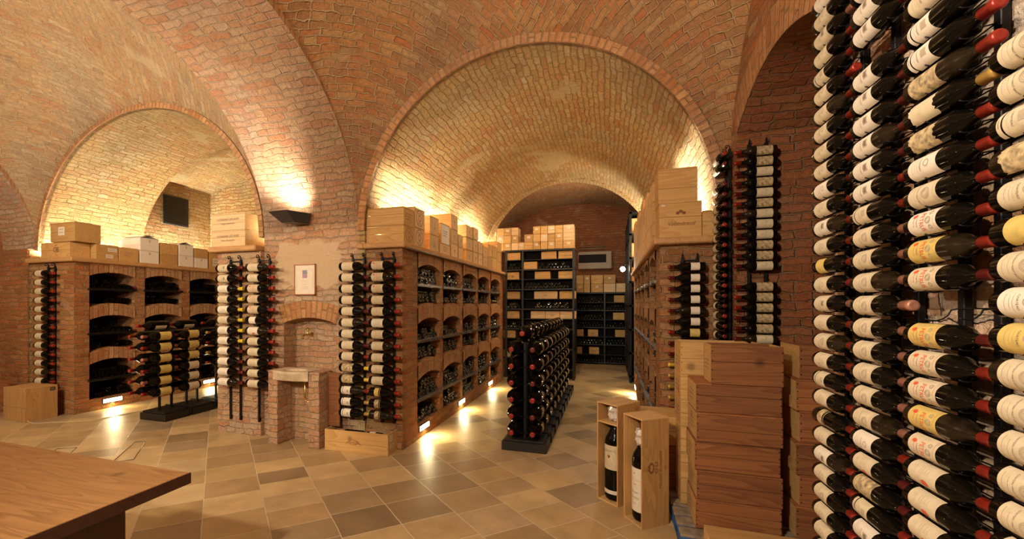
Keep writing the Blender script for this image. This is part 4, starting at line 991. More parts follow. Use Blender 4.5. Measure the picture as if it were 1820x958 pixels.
# ================================================================ CRATES
def crate(name, label, cat, group, x, y, z, sx, sy, sz, mat='pine', rz=0.0, papers=(), marks=(), opened=False, th=0.012, nails=False, side_mat=None):
    """Wooden case; (x, y, z) = centre of its underside, sx/sy/sz outer size. papers: (face, u, v, w, h, material); marks: (face, kind, u, v, size)."""
    X, Y = sx / 2, sy / 2
    mb = MB(); b = 0.0022
    # end boards run the full depth (local X faces), side boards between them, with a seam half-way up
    for s_ in (-1, 1):
        x0, x1 = sorted((s_ * X, s_ * (X - th)))
        mb.box(x0, x1, -Y + th, Y - th, 0, sz - th - 0.001, 1, b)
    hs = sz * random.choice((0.42, 0.5, 0.58))
    for s_ in (-1, 1):
        y0, y1 = sorted((s_ * (Y - 0.0015), s_ * (Y - th)))
        for za, zb in ((0.0, hs - 0.001), (hs + 0.001, sz - th - 0.001)):
            mb.box(-X - 0.0008, X + 0.0008, y0, y1, za, zb, 0, b)
        # nail heads down the corners
        if nails:
            for sx_ in (-1, 1):
                for k in range(4):
                    mb.box(sx_ * (X - 0.006) - 0.0025, sx_ * (X - 0.006) + 0.0025, s_ * Y - 0.0015, s_ * Y + 0.0015, sz * (0.12 + 0.24 * k), sz * (0.12 + 0.24 * k) + 0.007, 2)
    mb.box(-X + th, X - th, -Y + th, Y - th, 0.002, 0.010)
    if opened:
        for s_ in (-1, 1):
            x0, x1 = sorted((s_ * X, s_ * (X - th))); mb.box(x0, x1, -Y + th, Y - th, sz - th - 0.001, sz, 1)
            y0, y1 = sorted((s_ * (Y - 0.0015), s_ * (Y - th))); mb.box(-X, X, y0, y1, sz - th - 0.001, sz, 0)
    o = mb.build(name, [M[mat], M[side_mat or mat], M['iron']], None, (x, y, z), (0, 0, rz))
    tag(o, label, cat, group)
    if not opened:
        lb = MB(); lb.box(-X, X, -Y, Y, sz - th, sz, 0, b); lb.build('lid', M[mat], o)
    FACE = {'front': lambda u, v, d: (u, -Y - d, v), 'right': lambda u, v, d: (X + d, u, v), 'left': lambda u, v, d: (-X - d, -u, v), 'top': lambda u, v, d: (u, v, sz + d)}
    for (fc, u, v, w_, h_, pm) in papers:
        f = FACE[fc]; pb = MB(); pb.face([f(u - w_ / 2, v - h_ / 2, 0.0012), f(u + w_ / 2, v - h_ / 2, 0.0012), f(u + w_ / 2, v + h_ / 2, 0.0012), f(u - w_ / 2, v + h_ / 2, 0.0012)])
        for k in range(2):
            vv = v + h_ * (0.2 - 0.35 * k); pb.face([f(u - w_ * 0.36, vv - h_ * 0.05, 0.0020), f(u + w_ * 0.3, vv - h_ * 0.05, 0.0020), f(u + w_ * 0.3, vv + h_ * 0.05, 0.0020), f(u - w_ * 0.36, vv + h_ * 0.05, 0.0020)], 1)
        pb.build('paper_label', [M[pm], M['ink_soft']], o)
    for (fc, kind, u, v, s) in marks:
        f = FACE[fc]; pb = MB(); D = 0.0014
        def disc(cu, cv, ru, rv, hole, n=28):
            for i in range(n):
                a, c = 2 * PI * i / n, 2 * PI * (i + 1) / n
                pts = [(ru * math.cos(a), rv * math.sin(a)), (ru * math.cos(c), rv * math.sin(c))]
                pts += [(hole * p, hole * q) for p, q in reversed(pts)] if hole else [(0, 0)]
                pb.face([f(u + cu + p, v + cv + q, D) for p, q in pts])
        def bar(a, c, h, e):
            pb.face([f(u + a, v + h - e / 2, D), f(u + c, v + h - e / 2, D), f(u + c, v + h + e / 2, D), f(u + a, v + h + e / 2, D)])
        if kind == 'crest':
            disc(0, 0, s, s, 0.90); disc(0, 0, s * 0.36, s * 0.44, 0.72); bar(-s * 0.5, s * 0.5, s * 0.55, s * 0.06); bar(-s * 0.4, s * 0.4, -s * 0.58, s * 0.06); bar(-s * 0.55, s * 0.55, -s * 0.7, s * 0.04)
        elif kind == 'half':
            disc(0, 0, s * 0.5, s * 0.5, 0.8); bar(-s, s, -s * 0.75, s * 0.12); bar(-s * 0.7, s * 0.7, -s * 1.0, s * 0.1)
        elif kind == 'dot': disc(0, 0, s, s, 0.0); bar(-s * 1.5, s * 1.5, -s * 2.2, s * 0.3)
        elif kind == 'lines':
            for k in range(3): bar(-s, s * (0.8 - 0.2 * k), s * 0.4 - s * 0.35 * k, s * 0.09)
        elif kind == 'arch':
            for txt, rad, sg, size in (('CHATEAU BEAUSEJOUR', s * 1.25, 1, s * 0.25), ('DUFFAU LAGARROSSE', s * 1.25, -1, s * 0.18)):
                def g(px_, py_, rad=rad, sg=sg):
                    a = px_ / rad; r_ = rad + sg * py_
                    return f(u + r_ * math.sin(a), v + sg * (r_ * math.cos(a) - rad) * 1.0 + sg * s * 0.30, D)
                add_text(pb, txt, size, g)
            add_text(pb, 'Saint-Emilion', s * 0.23, lambda a, c: f(u + a, v + c, D))
        elif kind.startswith('text:'):
            for k, t in enumerate(kind[5:].split('|')):
                add_text(pb, t, s * (1.0 if k == 0 else 0.72), lambda a, c, k=k: f(u + a, v - k * s * 1.25 + c, D))
        elif kind == 'monogram':
            add_text(pb, 'CB', s, lambda a, c: f(u + a, v + c, D)); bar(-s * 0.02, s * 0.02, 0, s * 1.5); bar(-s * 0.25, s * 0.25, s * 0.7, s * 0.05)
        elif kind == 'script':
            add_text(pb, 'Valandraud', s, lambda a, c: f(u + a + 0.25 * c, v + c, D)); 
            for a_, c_ in ((-0.6, 1.9), (-0.1, 2.2), (0.4, 1.9)): disc(a_ * s, c_ * s, s * 0.32, s * 0.28, 0.0)
        elif kind == 'side_text':
            add_text(pb, 'Mouton Rothschild', s, lambda a, c: f(u + 0.030 - c, v + a, D)); disc(-0.045, -s, s * 0.7, s * 1.0, 0.6); disc(-0.015, 0.0, s * 0.5, s * 0.9, 0.55); disc(-0.015, s * 1.8, s * 0.5, s * 0.7, 0.55)
        pb.build('stencil', M['ink'] if kind in ('dot', 'half', 'lines') else M['ink_brown'] if kind in ('arch', 'script', 'side_text', 'monogram') else M['ink'], o)
    return o

# ---- black shelves in the rear
def black_shelf(label, x0, x1, y, depth, ztop, levels, div, mids):
    root = empty('black_shelving_unit', ((x0 + x1) / 2, y, 0)); tag(root, label, 'shelving')
    cx = (x0 + x1) / 2; t = 0.022
    for xx in [x0, x1 - 2 * t] + list(div):
        mb = MB(); mb.box(xx - cx, xx + 2 * t - cx, 0, depth, 0, ztop, 0, 0.003); mb.build('upright_panel', M['black_wood'], root)
    for z in [ztop] + levels:
        mb = MB(); mb.box(x0 - cx, x1 - cx, -0.005, depth, z - 0.035, z, 0, 0.003); mb.build('shelf_board', M['black_wood'], root)
    for (a, b_, z) in mids:
        mb = MB(); mb.box(a - cx, b_ - cx, 0.0, depth, z - 0.012, z); mb.build('inner_shelf', M['black_wood'], root)
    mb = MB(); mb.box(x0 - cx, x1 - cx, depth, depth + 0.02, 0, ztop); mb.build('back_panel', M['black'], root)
    return root
def fill_row(x0, x1, y, z, nrow, R, rnd, keep=0.75):
    for k in range(nrow):
        m = int((x1 - x0) / (2 * R + 0.001)) - (k % 2)
        for j in range(m):
            if k == nrow - 1 and rnd.random() > keep: continue
            stuff_bottle(smb, x0 + R + j * (2 * R + 0.002) + (R if k % 2 else 0), y + rnd.uniform(0.01, 0.05), z + R + k * R * 1.75, 'Y', 1, R, 0.29, 8)
rnd = random.Random(5)
SY = 9.20
LV = [2.44, 2.00, 1.56, 1.12, 0.68, 0.24]
LX0, LX1, LD = -2.28, -0.74, -1.90
black_shelf('tall black shelf of crates and bottles at the end of the aisle', LX0, LX1, SY, 0.34, 2.87, LV, [LD], [(LD + 0.05, LX1 - 0.04, z + 0.21) for z in LV[:4]] + [(LX0 + 0.04, LD, z + 0.21) for z in LV])
def xs_l(p): return -1.90 + (p - 210) / (475 - 210) * (LX1 + 0.04 + 1.90)
rows_l = [[(130, 202, 1), (307, 380, 1), (390, 465, 1), (217, 285, 0)], [(120, 195, 1), (275, 350, 1), (390, 465, 1)], [(132, 200, 1), (272, 385, 1), (395, 468, 1)], [(122, 197, 1), (255, 325, 1), (327, 396, 1), (398, 470, 1)], [(115, 177, 1)], [(115, 150, 1)]]
cn = 0
for i, z in enumerate(LV):
    for (a, b_, up) in rows_l[i]:
        xa, xb = xs_l(a), xs_l(b_); pale = (i == 2 and a == 272) or (i == 3 and a > 250)
        crate('wine_crate', f"{'pale' if pale else 'orange'} crate end, {ordw(i)} shelf down, {ordw(rows_l[i].index((a, b_, up)))} crate along, tall black shelf", 'crate', 'crates on the tall black shelf', (xa + xb) / 2, SY + 0.19, z + (0.215 if up else 0.002), xb - xa, 0.30, 0.165, 'pine_white' if pale else 'pine', marks=[('front', 'lines', 0, 0.07, 0.05)] if cn % 2 == 0 else [], side_mat='pine'); cn += 1
    fill_row(LX0 + 0.05, LD - 0.01, SY, z + 0.003, 2, 0.037, rnd, 0.8)
    if i == 0: fill_row(xs_l(295), LX1 - 0.06, SY, z + 0.003, 2, 0.037, rnd, 0.7)
    elif i < 4: fill_row(LD + (0.06 if i != 2 else 0.3), LX1 - 0.06, SY, z + 0.003, 2, 0.037, rnd, 0.6)
    else: fill_row(LD + 0.06, LX1 - 0.06, SY, z + 0.003, 3, 0.037, rnd, 0.6)
RY = 11.9; RX0, RX1, RDV = -0.93, 0.42, -0.17
RL_ = [1.50, 1.03, 0.56, 0.07]
black_shelf('wide low black shelf of crates and bottles against the back wall', RX0, RX1, RY, 0.34, 1.98, RL_, [RDV], [(RX0 + 0.04, RX1 - 0.04, z + 0.2) for z in RL_])
def xs_r(p): return RX0 + (p - 500) / (750 - 500) * (RX1 - RX0)
rows_r = [[(685, 745, 1)], [(680, 745, 1)], [(500, 545, 1), (557, 618, 1), (690, 748, 1)], [(500, 538, 1), (563, 623, 1)]]
for i, z in enumerate(RL_):
    for k, (a, b_, up) in enumerate(rows_r[i]):
        xa, xb = xs_r(a) + 0.03, xs_r(b_) - 0.03
        crate('wine_crate', f"orange crate end, {ordw(i)} shelf down, {ordw(k)} crate along, low black shelf by the back wall", 'crate', 'crates on the low black shelf', (xa + xb) / 2, RY + 0.19, z + 0.205, xb - xa, 0.30, 0.19, 'pine', marks=[('front', 'lines', 0, 0.08, 0.06)] if k == 1 else [])
    fill_row(RX0 + 0.05, RDV - 0.01, RY, z + 0.003, 2 if i < 3 else 1, 0.038, rnd, 0.8); fill_row(RDV + 0.06, RX1 - 0.06, RY, z + 0.003, 2, 0.038, rnd, 0.7)
    if i < 2: fill_row(RX0 + 0.05, RDV - 0.01, RY, z + 0.205, 2, 0.038, rnd, 0.6); 
    if i == 0: fill_row(RDV + 0.06, 0.0, RY, z + 0.205, 2, 0.038, rnd, 0.6)
# crates on top of the rear shelves
def top_row(specs, y, z0, unit, px0, px1, x0, x1, where, gname):
    for k, (a, b_, n) in enumerate(specs):
        xa = x0 + (a - px0) / (px1 - px0) * (x1 - x0); xb = x0 + (b_ - px0) / (px1 - px0) * (x1 - x0)
        for j in range(n):
            crate('wine_crate', f"small crate, {ordw(k)} stack along, {['bottom', 'second', 'third'][j]} of its stack, {where}", 'crate', gname, (xa + xb) / 2, y + 0.15 + random.uniform(-.01, .01), z0 + j * (unit + 0.003), (xb - xa) * 0.985, 0.28, unit, random.choice(['pine', 'pine', 'pine_white']),
                  papers=[('front', 0.0, unit * 0.62, 0.07, 0.05, 'paper_white')] if (k + j) % 2 == 0 else [])
top_row([(12, 54, 3), (56, 98, 3), (99, 140, 3), (142, 180, 3), (181, 215, 1), (216, 263, 2), (265, 305, 3), (307, 345, 3), (347, 385, 3), (387, 428, 3), (430, 488, 3)], SY, 2.873, 0.168, 105, 490, -2.28, LX1, 'top of the tall black shelf', 'small crates on top of the tall black shelf')
top_row([(505, 540, 2), (543, 573, 2), (578, 637, 2), (640, 697, 2), (700, 745, 1)], RY, 1.985, 0.235, 500, 750, RX0, RX1, 'top of the low black shelf', 'crates on top of the low black shelf')
# black steel rack on the right, beyond the brick bins
root = empty('steel_rack', (0.72, 9.3, 0)); tag(root, 'tall black steel rack standing beyond the right brick bins', 'rack')
for yy in (0.0, 0.9, 1.8, 2.4):
    for xx in (-0.34, 0.20):
        mb = MB(); mb.box(xx, xx + 0.05, yy, yy + 0.05, 0, 3.6); mb.build('post', M['iron'], root)
for z in (0.12, 0.6, 1.1, 1.6, 2.1, 2.6, 3.1, 3.55):
    mb = MB(); mb.box(-0.34, 0.25, 0, 2.45, z, z + 0.04); mb.build('shelf_board', M['iron'], root)
mb = MB(); mb.box(-0.33, -0.30, 0.02, 2.43, 0.02, 2.1); mb.build('side_panel', M['black_wood'], root)
for i, (yy, z, h) in enumerate(((0.1, 2.64, 0.3), (0.55, 2.64, 0.38), (0.12, 3.14, 0.34), (1.0, 2.64, 0.3), (0.1, 2.14, 0.3))):
    crate('wine_crate', f"crate on the tall steel rack, {['lower front', 'lower middle', 'upper front', 'lower rear', 'bottom front'][i]}", 'crate', 'crates on the steel rack', 0.66, 9.3 + yy + 0.2, z + 0.001, 0.5, 0.34, h, 'pine')
# bulb on the rack post, air conditioner
root = empty('wall_lamp', (0.26, 9.62, 2.42)); tag(root, 'bright bare lamp shining beside the tall steel rack', 'lamp')
mb = MB(); mb.lathe([(0, -0.055), (0.035, -0.042), (0.055, 0), (0.035, 0.042), (0, 0.055)], 16, 'Z'); mb.build('bulb', M['glow_white'], root)
mb = MB(); mb.tube([(0.0, 0, 0.05), (0.0, 0, 0.09), (0.12, 0.0, 0.09)], 0.012); mb.lathe([(0.03, 0.045), (0.03, 0.08), (0, 0.085)], 12, 'Z'); mb.build('lamp_arm', M['iron'], root)
light('wall_lamp_glow', 'POINT', (0.17, 9.52, 2.42), 18, (1.0, 0.86, 0.62), (0.06,))
root = empty('air_conditioner', (-0.42, 12.2, 2.9)); tag(root, 'beige air conditioner on the back wall above the low black shelf', 'air conditioner')
mb = MB(); mb.box(-0.46, 0.46, 0, 0.19, -0.25, 0.25, 0, 0.015); mb.build('housing', M['ac'], root)
mb = MB(); mb.box(-0.44, 0.31, -0.012, 0.0, -0.07, 0.16)
for k in range(6): mb.box(-0.43, 0.30, -0.02, -0.01, -0.06 + k * 0.036, -0.05 + k * 0.036)
mb.box(-0.28, -0.265, -0.024, 0, -0.07, 0.16)
mb.build('grille', M['black'], root)
mb = MB(); mb.tube([(-0.45, 0.1, 0.34), (0.28, 0.1, 0.34)], 0.014); mb.tube([(-0.45, 0.1, 0.40), (0.28, 0.1, 0.40)], 0.010); mb.build('pipe', M['ac'], root)
# all remaining stored bottles: one object
so = smb.build('stored_bottles', [M['glass_foot'], M['glass']], weld=False)
tag(so, 'many dark bottles stored end-on in the brick bins and black shelves', 'bottles', kind='stuff')

# ---- crates along the central left ledge (their ends face the aisle)
GA = 'crates on the central left ledge'
ZA = 2.352
random.seed(11)
for j in range(2):
    crate('wine_crate', ['lower', 'upper'][j] + ' pale crate at the corner of the central left ledge, long side to the camera', 'crate', GA, -2.475, 4.36, ZA + j * 0.206, 0.50, 0.26, 0.203, 'pine', marks=[('right', 'crest' if j == 0 else 'lines', 0, 0.10, 0.085)])
def row_crate(y0, y1, z0, h, lab, mark='dot', s=0.02, mat='pine_white', side='pine_y', papers=(), d=0.37):
    return crate('wine_crate', lab, 'crate', GA, FXA - 0.005 - d / 2, (y0 + y1) / 2, z0, d, y1 - y0, h, 'pine', papers=papers, marks=[('right', mark, 0, h * 0.5, s)] if mark else [], side_mat=mat)
row_crate(4.52, 4.82, ZA, 0.235, 'crate with a round crest, lower one beside the corner pair', 'crest', 0.10)
row_crate(4.53, 4.82, ZA + 0.238, 0.235, 'crate with a round crest and a yellow sticker, upper one beside the corner pair', 'crest', 0.10, papers=[('right', -0.09, 0.20, 0.08, 0.035, 'paper_yellow')])
row_crate(4.98, 5.27, ZA, 0.225, 'lower crate of the white-topped pair, second stack along', 'half', 0.05)
row_crate(4.98, 5.27, ZA + 0.228, 0.235, 'upper crate of the white-topped pair, second stack along', 'half', 0.045)
row_crate(5.31, 5.70, ZA, 0.155, 'wide flat crate lying under an upright one', 'lines', 0.08)
row_crate(5.36, 5.68, ZA + 0.158, 0.28, 'upright striped crate on a wide flat one', 'lines', 0.09, mat='carton_white')
for j in range(3): row_crate(5.74, 6.02, ZA + j * 0.215, 0.212, f"{['bottom', 'middle', 'top'][j]} crate of the three-high stack with small green dots", 'dot', 0.018)
for j in range(2): row_crate(6.05, 6.26, ZA + j * 0.195, 0.192, f"{['lower', 'upper'][j]} narrow crate right behind the three-high stack", 'dot' if j else 'lines', 0.015)
for j in range(3): row_crate(6.42, 6.74, ZA + j * 0.205, 0.195, f"{['bottom', 'middle', 'tilted top'][j]} crate of the fourth stack along the ledge", 'dot', 0.018)
for k, (a, b_, n, h) in enumerate(((6.77, 7.04, 2, 0.21), (7.07, 7.33, 2, 0.21), (7.36, 7.66, 2, 0.19), (7.69, 7.95, 2, 0.23), (7.98, 8.32, 2, 0.24), (8.36, 8.72, 3, 0.2))):
    for j in range(n): row_crate(a, b_, ZA + j * (h + 0.003), h, f"{['lower', 'upper', 'topmost'][j]} crate, {ordw(k)} stack beyond the tilted one on the ledge", 'dot' if k < 3 else None, 0.018, mat='pine_white' if k < 3 else 'pine')
row_crate(6.80, 7.06, ZA + 0.43, 0.20, 'orange crate on top of the stack beyond the tilted one', 'dot', 0.018)

# ---- crates on the right ledge
GB = 'crates on the right ledge'; ZB = 2.272
crate('wine_crate', 'large crate with a script mark at the corner of the right ledge', 'crate', GB, 0.62, 4.43, ZB, 0.36, 0.34, 0.335, 'pine', marks=[('front', 'script', 0.01, 0.13, 0.052)], papers=[('front', -0.145, 0.305, 0.032, 0.016, 'paper_white')])
crate('wine_crate', 'large plain crate on top of the script-marked one', 'crate', GB, 0.605, 4.47, ZB + 0.337, 0.335, 0.34, 0.325, 'pine')
crate('wine_crate', 'low orange crate half hidden behind the tall rack on the right ledge', 'crate', GB, 0.855, 4.40, ZB, 0.095, 0.26, 0.24, 'pine')
for k, (y0, y1, zs) in enumerate(((4.66, 4.95, (0.22, 0.22, 0.2)), (4.98, 5.28, (0.24, 0.2, 0.16)), (5.31, 5.60, (0.22, 0.22, 0.26)), (5.63, 5.95, (0.21, 0.21, 0.2)), (5.98, 6.35, (0.24, 0.24, 0.3)), (6.38, 6.75, (0.22, 0.22, 0.22)), (6.78, 7.2, (0.25, 0.25, 0.3)), (7.23, 7.7, (0.24, 0.24, 0.2)), (7.73, 8.2, (0.26, 0.26, 0.3)))):
    z = ZB
    for j, h in enumerate(zs):
        crate('wine_crate', f"{['bottom', 'middle', 'top'][j]} crate of the {ordw(k)} stack behind the tall pair, right ledge", 'crate', GB, 0.405 + 0.20, (y0 + y1) / 2, z, 0.38, y1 - y0, h, 'pine', side_mat='pine_white', marks=[('left', 'half', 0, h * 0.55, 0.04)] if (k + j) % 2 else []); z += h + 0.003

# ---- crates and cartons on the far left ledge
GCc = 'crates and cartons on the far left ledge'; ZC = 2.362
crate('wine_crate', 'orange crate with a monogram at the corner of the far left ledge', 'crate', GCc, -8.11, 4.25, ZC, 0.68, 0.26, 0.235, 'pine', marks=[('front', 'monogram', 0.02, 0.12, 0.11)])
crate('wine_crate', 'large orange crate with a white note, on top of the monogram crate', 'crate', GCc, -7.92, 4.28, ZC + 0.24, 0.56, 0.34, 0.29, 'pine', papers=[('front', -0.02, 0.16, 0.15, 0.13, 'paper_white')])
def lc(y0, y1, z, h, lab, mat='pine', papers=(), mark=None, name='wine_crate', cat='crate', x=FXC - 0.005, d=0.46):
    return crate(name, lab, cat, GCc, x - d / 2, (y0 + y1) / 2, z, d, y1 - y0, h, mat, papers=papers, marks=[('right', mark, 0, h * 0.5, 0.07)] if mark else [], side_mat=mat)
lc(4.385, 4.69, ZC, 0.235, 'orange crate with two white stickers beside the monogram crate', papers=[('right', 0.07, 0.16, 0.13, 0.06, 'paper_white'), ('right', 0.03, 0.055, 0.10, 0.06, 'paper_white')], x=-7.64)
lc(4.70, 4.99, ZC, 0.225, 'orange crate with faint writing between stickered crate and white cartons', mark='lines')
def carton(y0, y1, z, h, lab, flap=False):
    o = lc(y0, y1, z, h, lab, 'carton_white', name='cardboard_carton', cat='carton', papers=[('right', 0, h * 0.78, 0.03, 0.05, 'paper')])
    if flap:
        mb = MB(); Y = (y1 - y0) / 2
        mb.face([(0.23, -Y, h), (0.23, Y, h), (-0.2, Y, h + 0.02), (-0.2, -Y, h + 0.02)]); mb.face([(0.22, -Y, h), (0.22, 0, h + 0.055), (-0.2, 0, h + 0.055), (-0.2, -Y, h)]); mb.face([(0.22, 0, h + 0.055), (0.22, Y, h), (-0.2, Y, h), (-0.2, 0, h + 0.055)])
        mb.build('lid_flap', M['carton_white'], o)
    return o
carton(5.02, 5.33, ZC, 0.215, 'lower white carton of the first pair on the far left ledge')
carton(5.02, 5.33, ZC + 0.218, 0.215, 'upper white carton with raised flaps, first pair on the far left ledge', True)
for j in range(2): lc(5.36, 5.66, ZC + j * 0.197, 0.195, f"{['lower knotty', 'upper'][j]} orange crate between the two pairs of white cartons")
carton(5.69, 5.97, ZC, 0.205, 'lower white carton of the second pair on the far left ledge')
carton(5.69, 5.97, ZC + 0.208, 0.20, 'upper white carton with raised flaps, second pair on the far left ledge', True)
carton(6.00, 6.27, ZC, 0.19, 'single white carton under an orange crate on the far left ledge')
lc(6.00, 6.27, ZC + 0.193, 0.185, 'orange crate on top of a single white carton')
lc(6.31, 6.60, ZC, 0.36, 'tall orange crate with a white sticker past the cartons', papers=[('right', 0, 0.14, 0.16, 0.16, 'paper_white')])
for j in range(2): lc(6.63, 6.95, ZC + j * 0.19, 0.188, f"{['lower', 'upper'][j]} orange crate with stickers next to the pier", papers=[('right', -0.05, 0.10, 0.10, 0.05, 'paper_white')])
# ---- two crates on the short ledge
for j in range(2):
    crate('wine_crate', f"{['lower', 'upper'][j]} pinkish crate with printed lettering on the short ledge left of the pillar", 'crate', 'pair of crates on the short ledge', -4.70, 4.34, 2.392 + j * 0.215, 0.56, 0.40, 0.212, 'pine_white', side_mat='pine', marks=[('front', 'text:DOMAINE LEFLAIVE|Puligny Montrachet', 0.0, 0.135, 0.042)])

# ================================================================ FOUNTAIN
root = empty('wash_fountain', (-3.50, YA, 0)); tag(root, 'brick wash fountain with a pale carved stone basin against the pillar', 'fountain')
def lx(x): return x + 3.50
for nm, x0, x1 in (('brick_leg', -3.875, -3.74), ('brick_leg', -3.30, -3.155)):
    mb = MB(); mb.box(lx(x0), lx(x1), -0.24, -0.001, 0, 0.765, 0, 0.004); mb.build(nm, M['brick_pale'], root)
mb = MB(); mb.box(lx(-3.298), lx(-3.155), -0.24, -0.001, 0.765, 0.87, 0, 0.004); mb.build('brick_cheek', M['brick_pale'], root); mb = MB(); mb.box(lx(-3.875), lx(-3.802), -0.24, -0.001, 0.765, 0.87, 0, 0.004); mb.build('brick_cheek', M['brick_pale'], root)
# basin: bowed front slab with a sunk oval bowl
mb = MB(); n = 20; x0, x1 = lx(-3.80), lx(-3.30); xc = (x0 + x1) / 2; hw = (x1 - x0) / 2
def edge(t, o): # front line, bowed towards the room
    return (x0 + (x1 - x0) * t, -0.245 - o * math.sin(PI * t))
prof = [(0.066, 0.875), (0.076, 0.866), (0.076, 0.845), (0.066, 0.832), (0.060, 0.80), (0.040, 0.765)]
for (o0, z0), (o1, z1) in zip(prof, prof[1:]):
    for i in range(n):
        a, b_ = i / n, (i + 1) / n
        p, q_, r_, s_ = edge(a, o0), edge(b_, o0), edge(b_, o1), edge(a, o1)
        mb.face([(p[0], p[1], z0), (q_[0], q_[1], z0), (r_[0], r_[1], z1), (s_[0], s_[1], z1)], smooth=True)
bc, br_x, br_y = (xc, -0.155), 0.165, 0.085
N_ = 32
def outer(a):
    c, s = math.cos(a), math.sin(a)
    if s >= 0:
        k = min(hw / abs(c) if abs(c) > 1e-6 else 9, 0.154 / s if s > 1e-6 else 9); return (xc + c * k, -0.155 + s * k)
    k = hw / abs(c) if abs(c) > 1e-6 else 9
    for it in range(60):
        kk = 0.02 + it * 0.006; x, y = xc + c * kk, -0.155 + s * kk
        if abs(x - xc) >= hw: return (xc + math.copysign(hw, c), y)
        t = (x - x0) / (x1 - x0)
        if y <= edge(t, 0.062)[1]: return (x, y)
    return (x, y)
bowl = [(1.0, 0.875), (0.97, 0.868), (0.85, 0.84), (0.55, 0.815), (0.0, 0.81)]
for i in range(N_):
    a, b_ = 2 * PI * i / N_, 2 * PI * (i + 1) / N_
    oa, ob = outer(a), outer(b_)
    ia, ib = (bc[0] + br_x * math.cos(a), bc[1] + br_y * math.sin(a)), (bc[0] + br_x * math.cos(b_), bc[1] + br_y * math.sin(b_))
    mb.face([(*ia, 0.875), (*oa, 0.875), (*ob, 0.875), (*ib, 0.875)])
    for (k0, z0), (k1, z1) in zip(bowl, bowl[1:]):
        f = lambda k, t: (bc[0] + br_x * k * math.cos(t), bc[1] + br_y * k * math.sin(t))
        mb.face([(*f(k0, a), z0), (*f(k0, b_), z0), (*f(k1, b_), z1), (*f(k1, a), z1)], smooth=True)
mb.box(x0, x1, -0.245, -0.002, 0.765, 0.78)
mb.build('stone_basin', M['stone'], root)
mb = MB()
mb.tube([(0.06, -0.13, 0.80), (0.06, -0.13, 0.56), (0.075, -0.13, 0.51), (0.11, -0.13, 0.50), (0.14, -0.12, 0.53), (0.15, -0.08, 0.60), (0.15, 0.0, 0.61)], 0.011, 10, 0)
mb.tube([(0.03, -0.10, 0.80), (0.03, -0.10, 0.52), (0.06, -0.10, 0.50)], 0.005, 8, 0)
mb.tube([(0.15, -0.10, 0.57), (0.155, -0.03, 0.62), (0.18, 0.0, 0.64)], 0.018, 10, 1)
mb.build('drain_pipe', [M['brass'], M['chrome']], root)
root = empty('wall_tap', (-3.60, YA + 0.19, 1.27)); tag(root, 'old brass wall tap above the stone basin', 'tap')
mb = MB(); mb.lathe([(0, 0), (0.028, 0), (0.028, -0.008), (0.012, -0.014), (0.011, -0.06), (0.016, -0.065), (0.016, -0.09), (0.010, -0.10), (0.010, -0.14)], 16, 'Y'); mb.tube([(0, -0.13, 0), (-0.002, -0.155, -0.01), (-0.002, -0.16, -0.05)], 0.011, 10)
mb.lathe([(0.013, 0.0), (0.012, 0.03), (0.006, 0.035), (0.006, 0.06)], 12, 'Z', (0, -0.08, 0.01)); mb.build('tap_body', M['brass'], root)
mb = MB(); mb.box(-0.006, 0.006, -0.10, -0.055, 0.066, 0.074, 0, 0.002); mb.lathe([(0, -0.012), (0.014, -0.006), (0.014, 0.006), (0, 0.012)], 10, 'X', (0, -0.078, 0.078)); mb.box(-0.03, 0.03, -0.082, -0.072, 0.068, 0.078, 0, 0.003); mb.build('tap_handle', M['brass'], root)
# certificate
root = empty('framed_certificate', (-3.532, YA - 0.009, 1.95)); tag(root, 'framed white certificate with a small blue and mauve picture, above the basin', 'picture')
W_, H_ = 0.155, 0.187
mb = MB()
for q in ((-W_, -W_ + 0.012, -H_, H_), (W_ - 0.012, W_, -H_, H_), (-W_, W_, -H_, -H_ + 0.012), (-W_, W_, H_ - 0.012, H_)): mb.box(q[0], q[1], -0.022, -0.001, q[2], q[3], 0, 0.002)
mb.build('frame', M['frame_red'], root)
mb = MB(); mb.box(-W_ + 0.011, W_ - 0.011, -0.014, -0.004, -H_ + 0.011, H_ - 0.011); pp = mb.build('paper_sheet', M['paper_white'], root)
mb = MB(); mb.box(-0.034, 0.034, -0.016, -0.0145, 0.07, 0.115); mb.build('printed_picture', M['picture_a'], pp)
mb = MB(); mb.box(-0.034, 0.034, -0.016, -0.0145, 0.02, 0.07); mb.build('printed_picture', M['picture_b'], pp)
mb = MB()
for k, (z, hw_) in enumerate(((-0.02, 0.04), (-0.055, 0.03), (-0.085, 0.05), (-0.10, 0.045), (-0.115, 0.05))): mb.box(-hw_, hw_, -0.0155, -0.0145, z, z + 0.0022)
for sg in (-1, 1):
    mb.box(sg * 0.117 - 0.001, sg * 0.117 + 0.001, -0.0155, -0.0145, -0.13, 0.14)
mb.build('printed_lines', M['ink_soft'], pp)
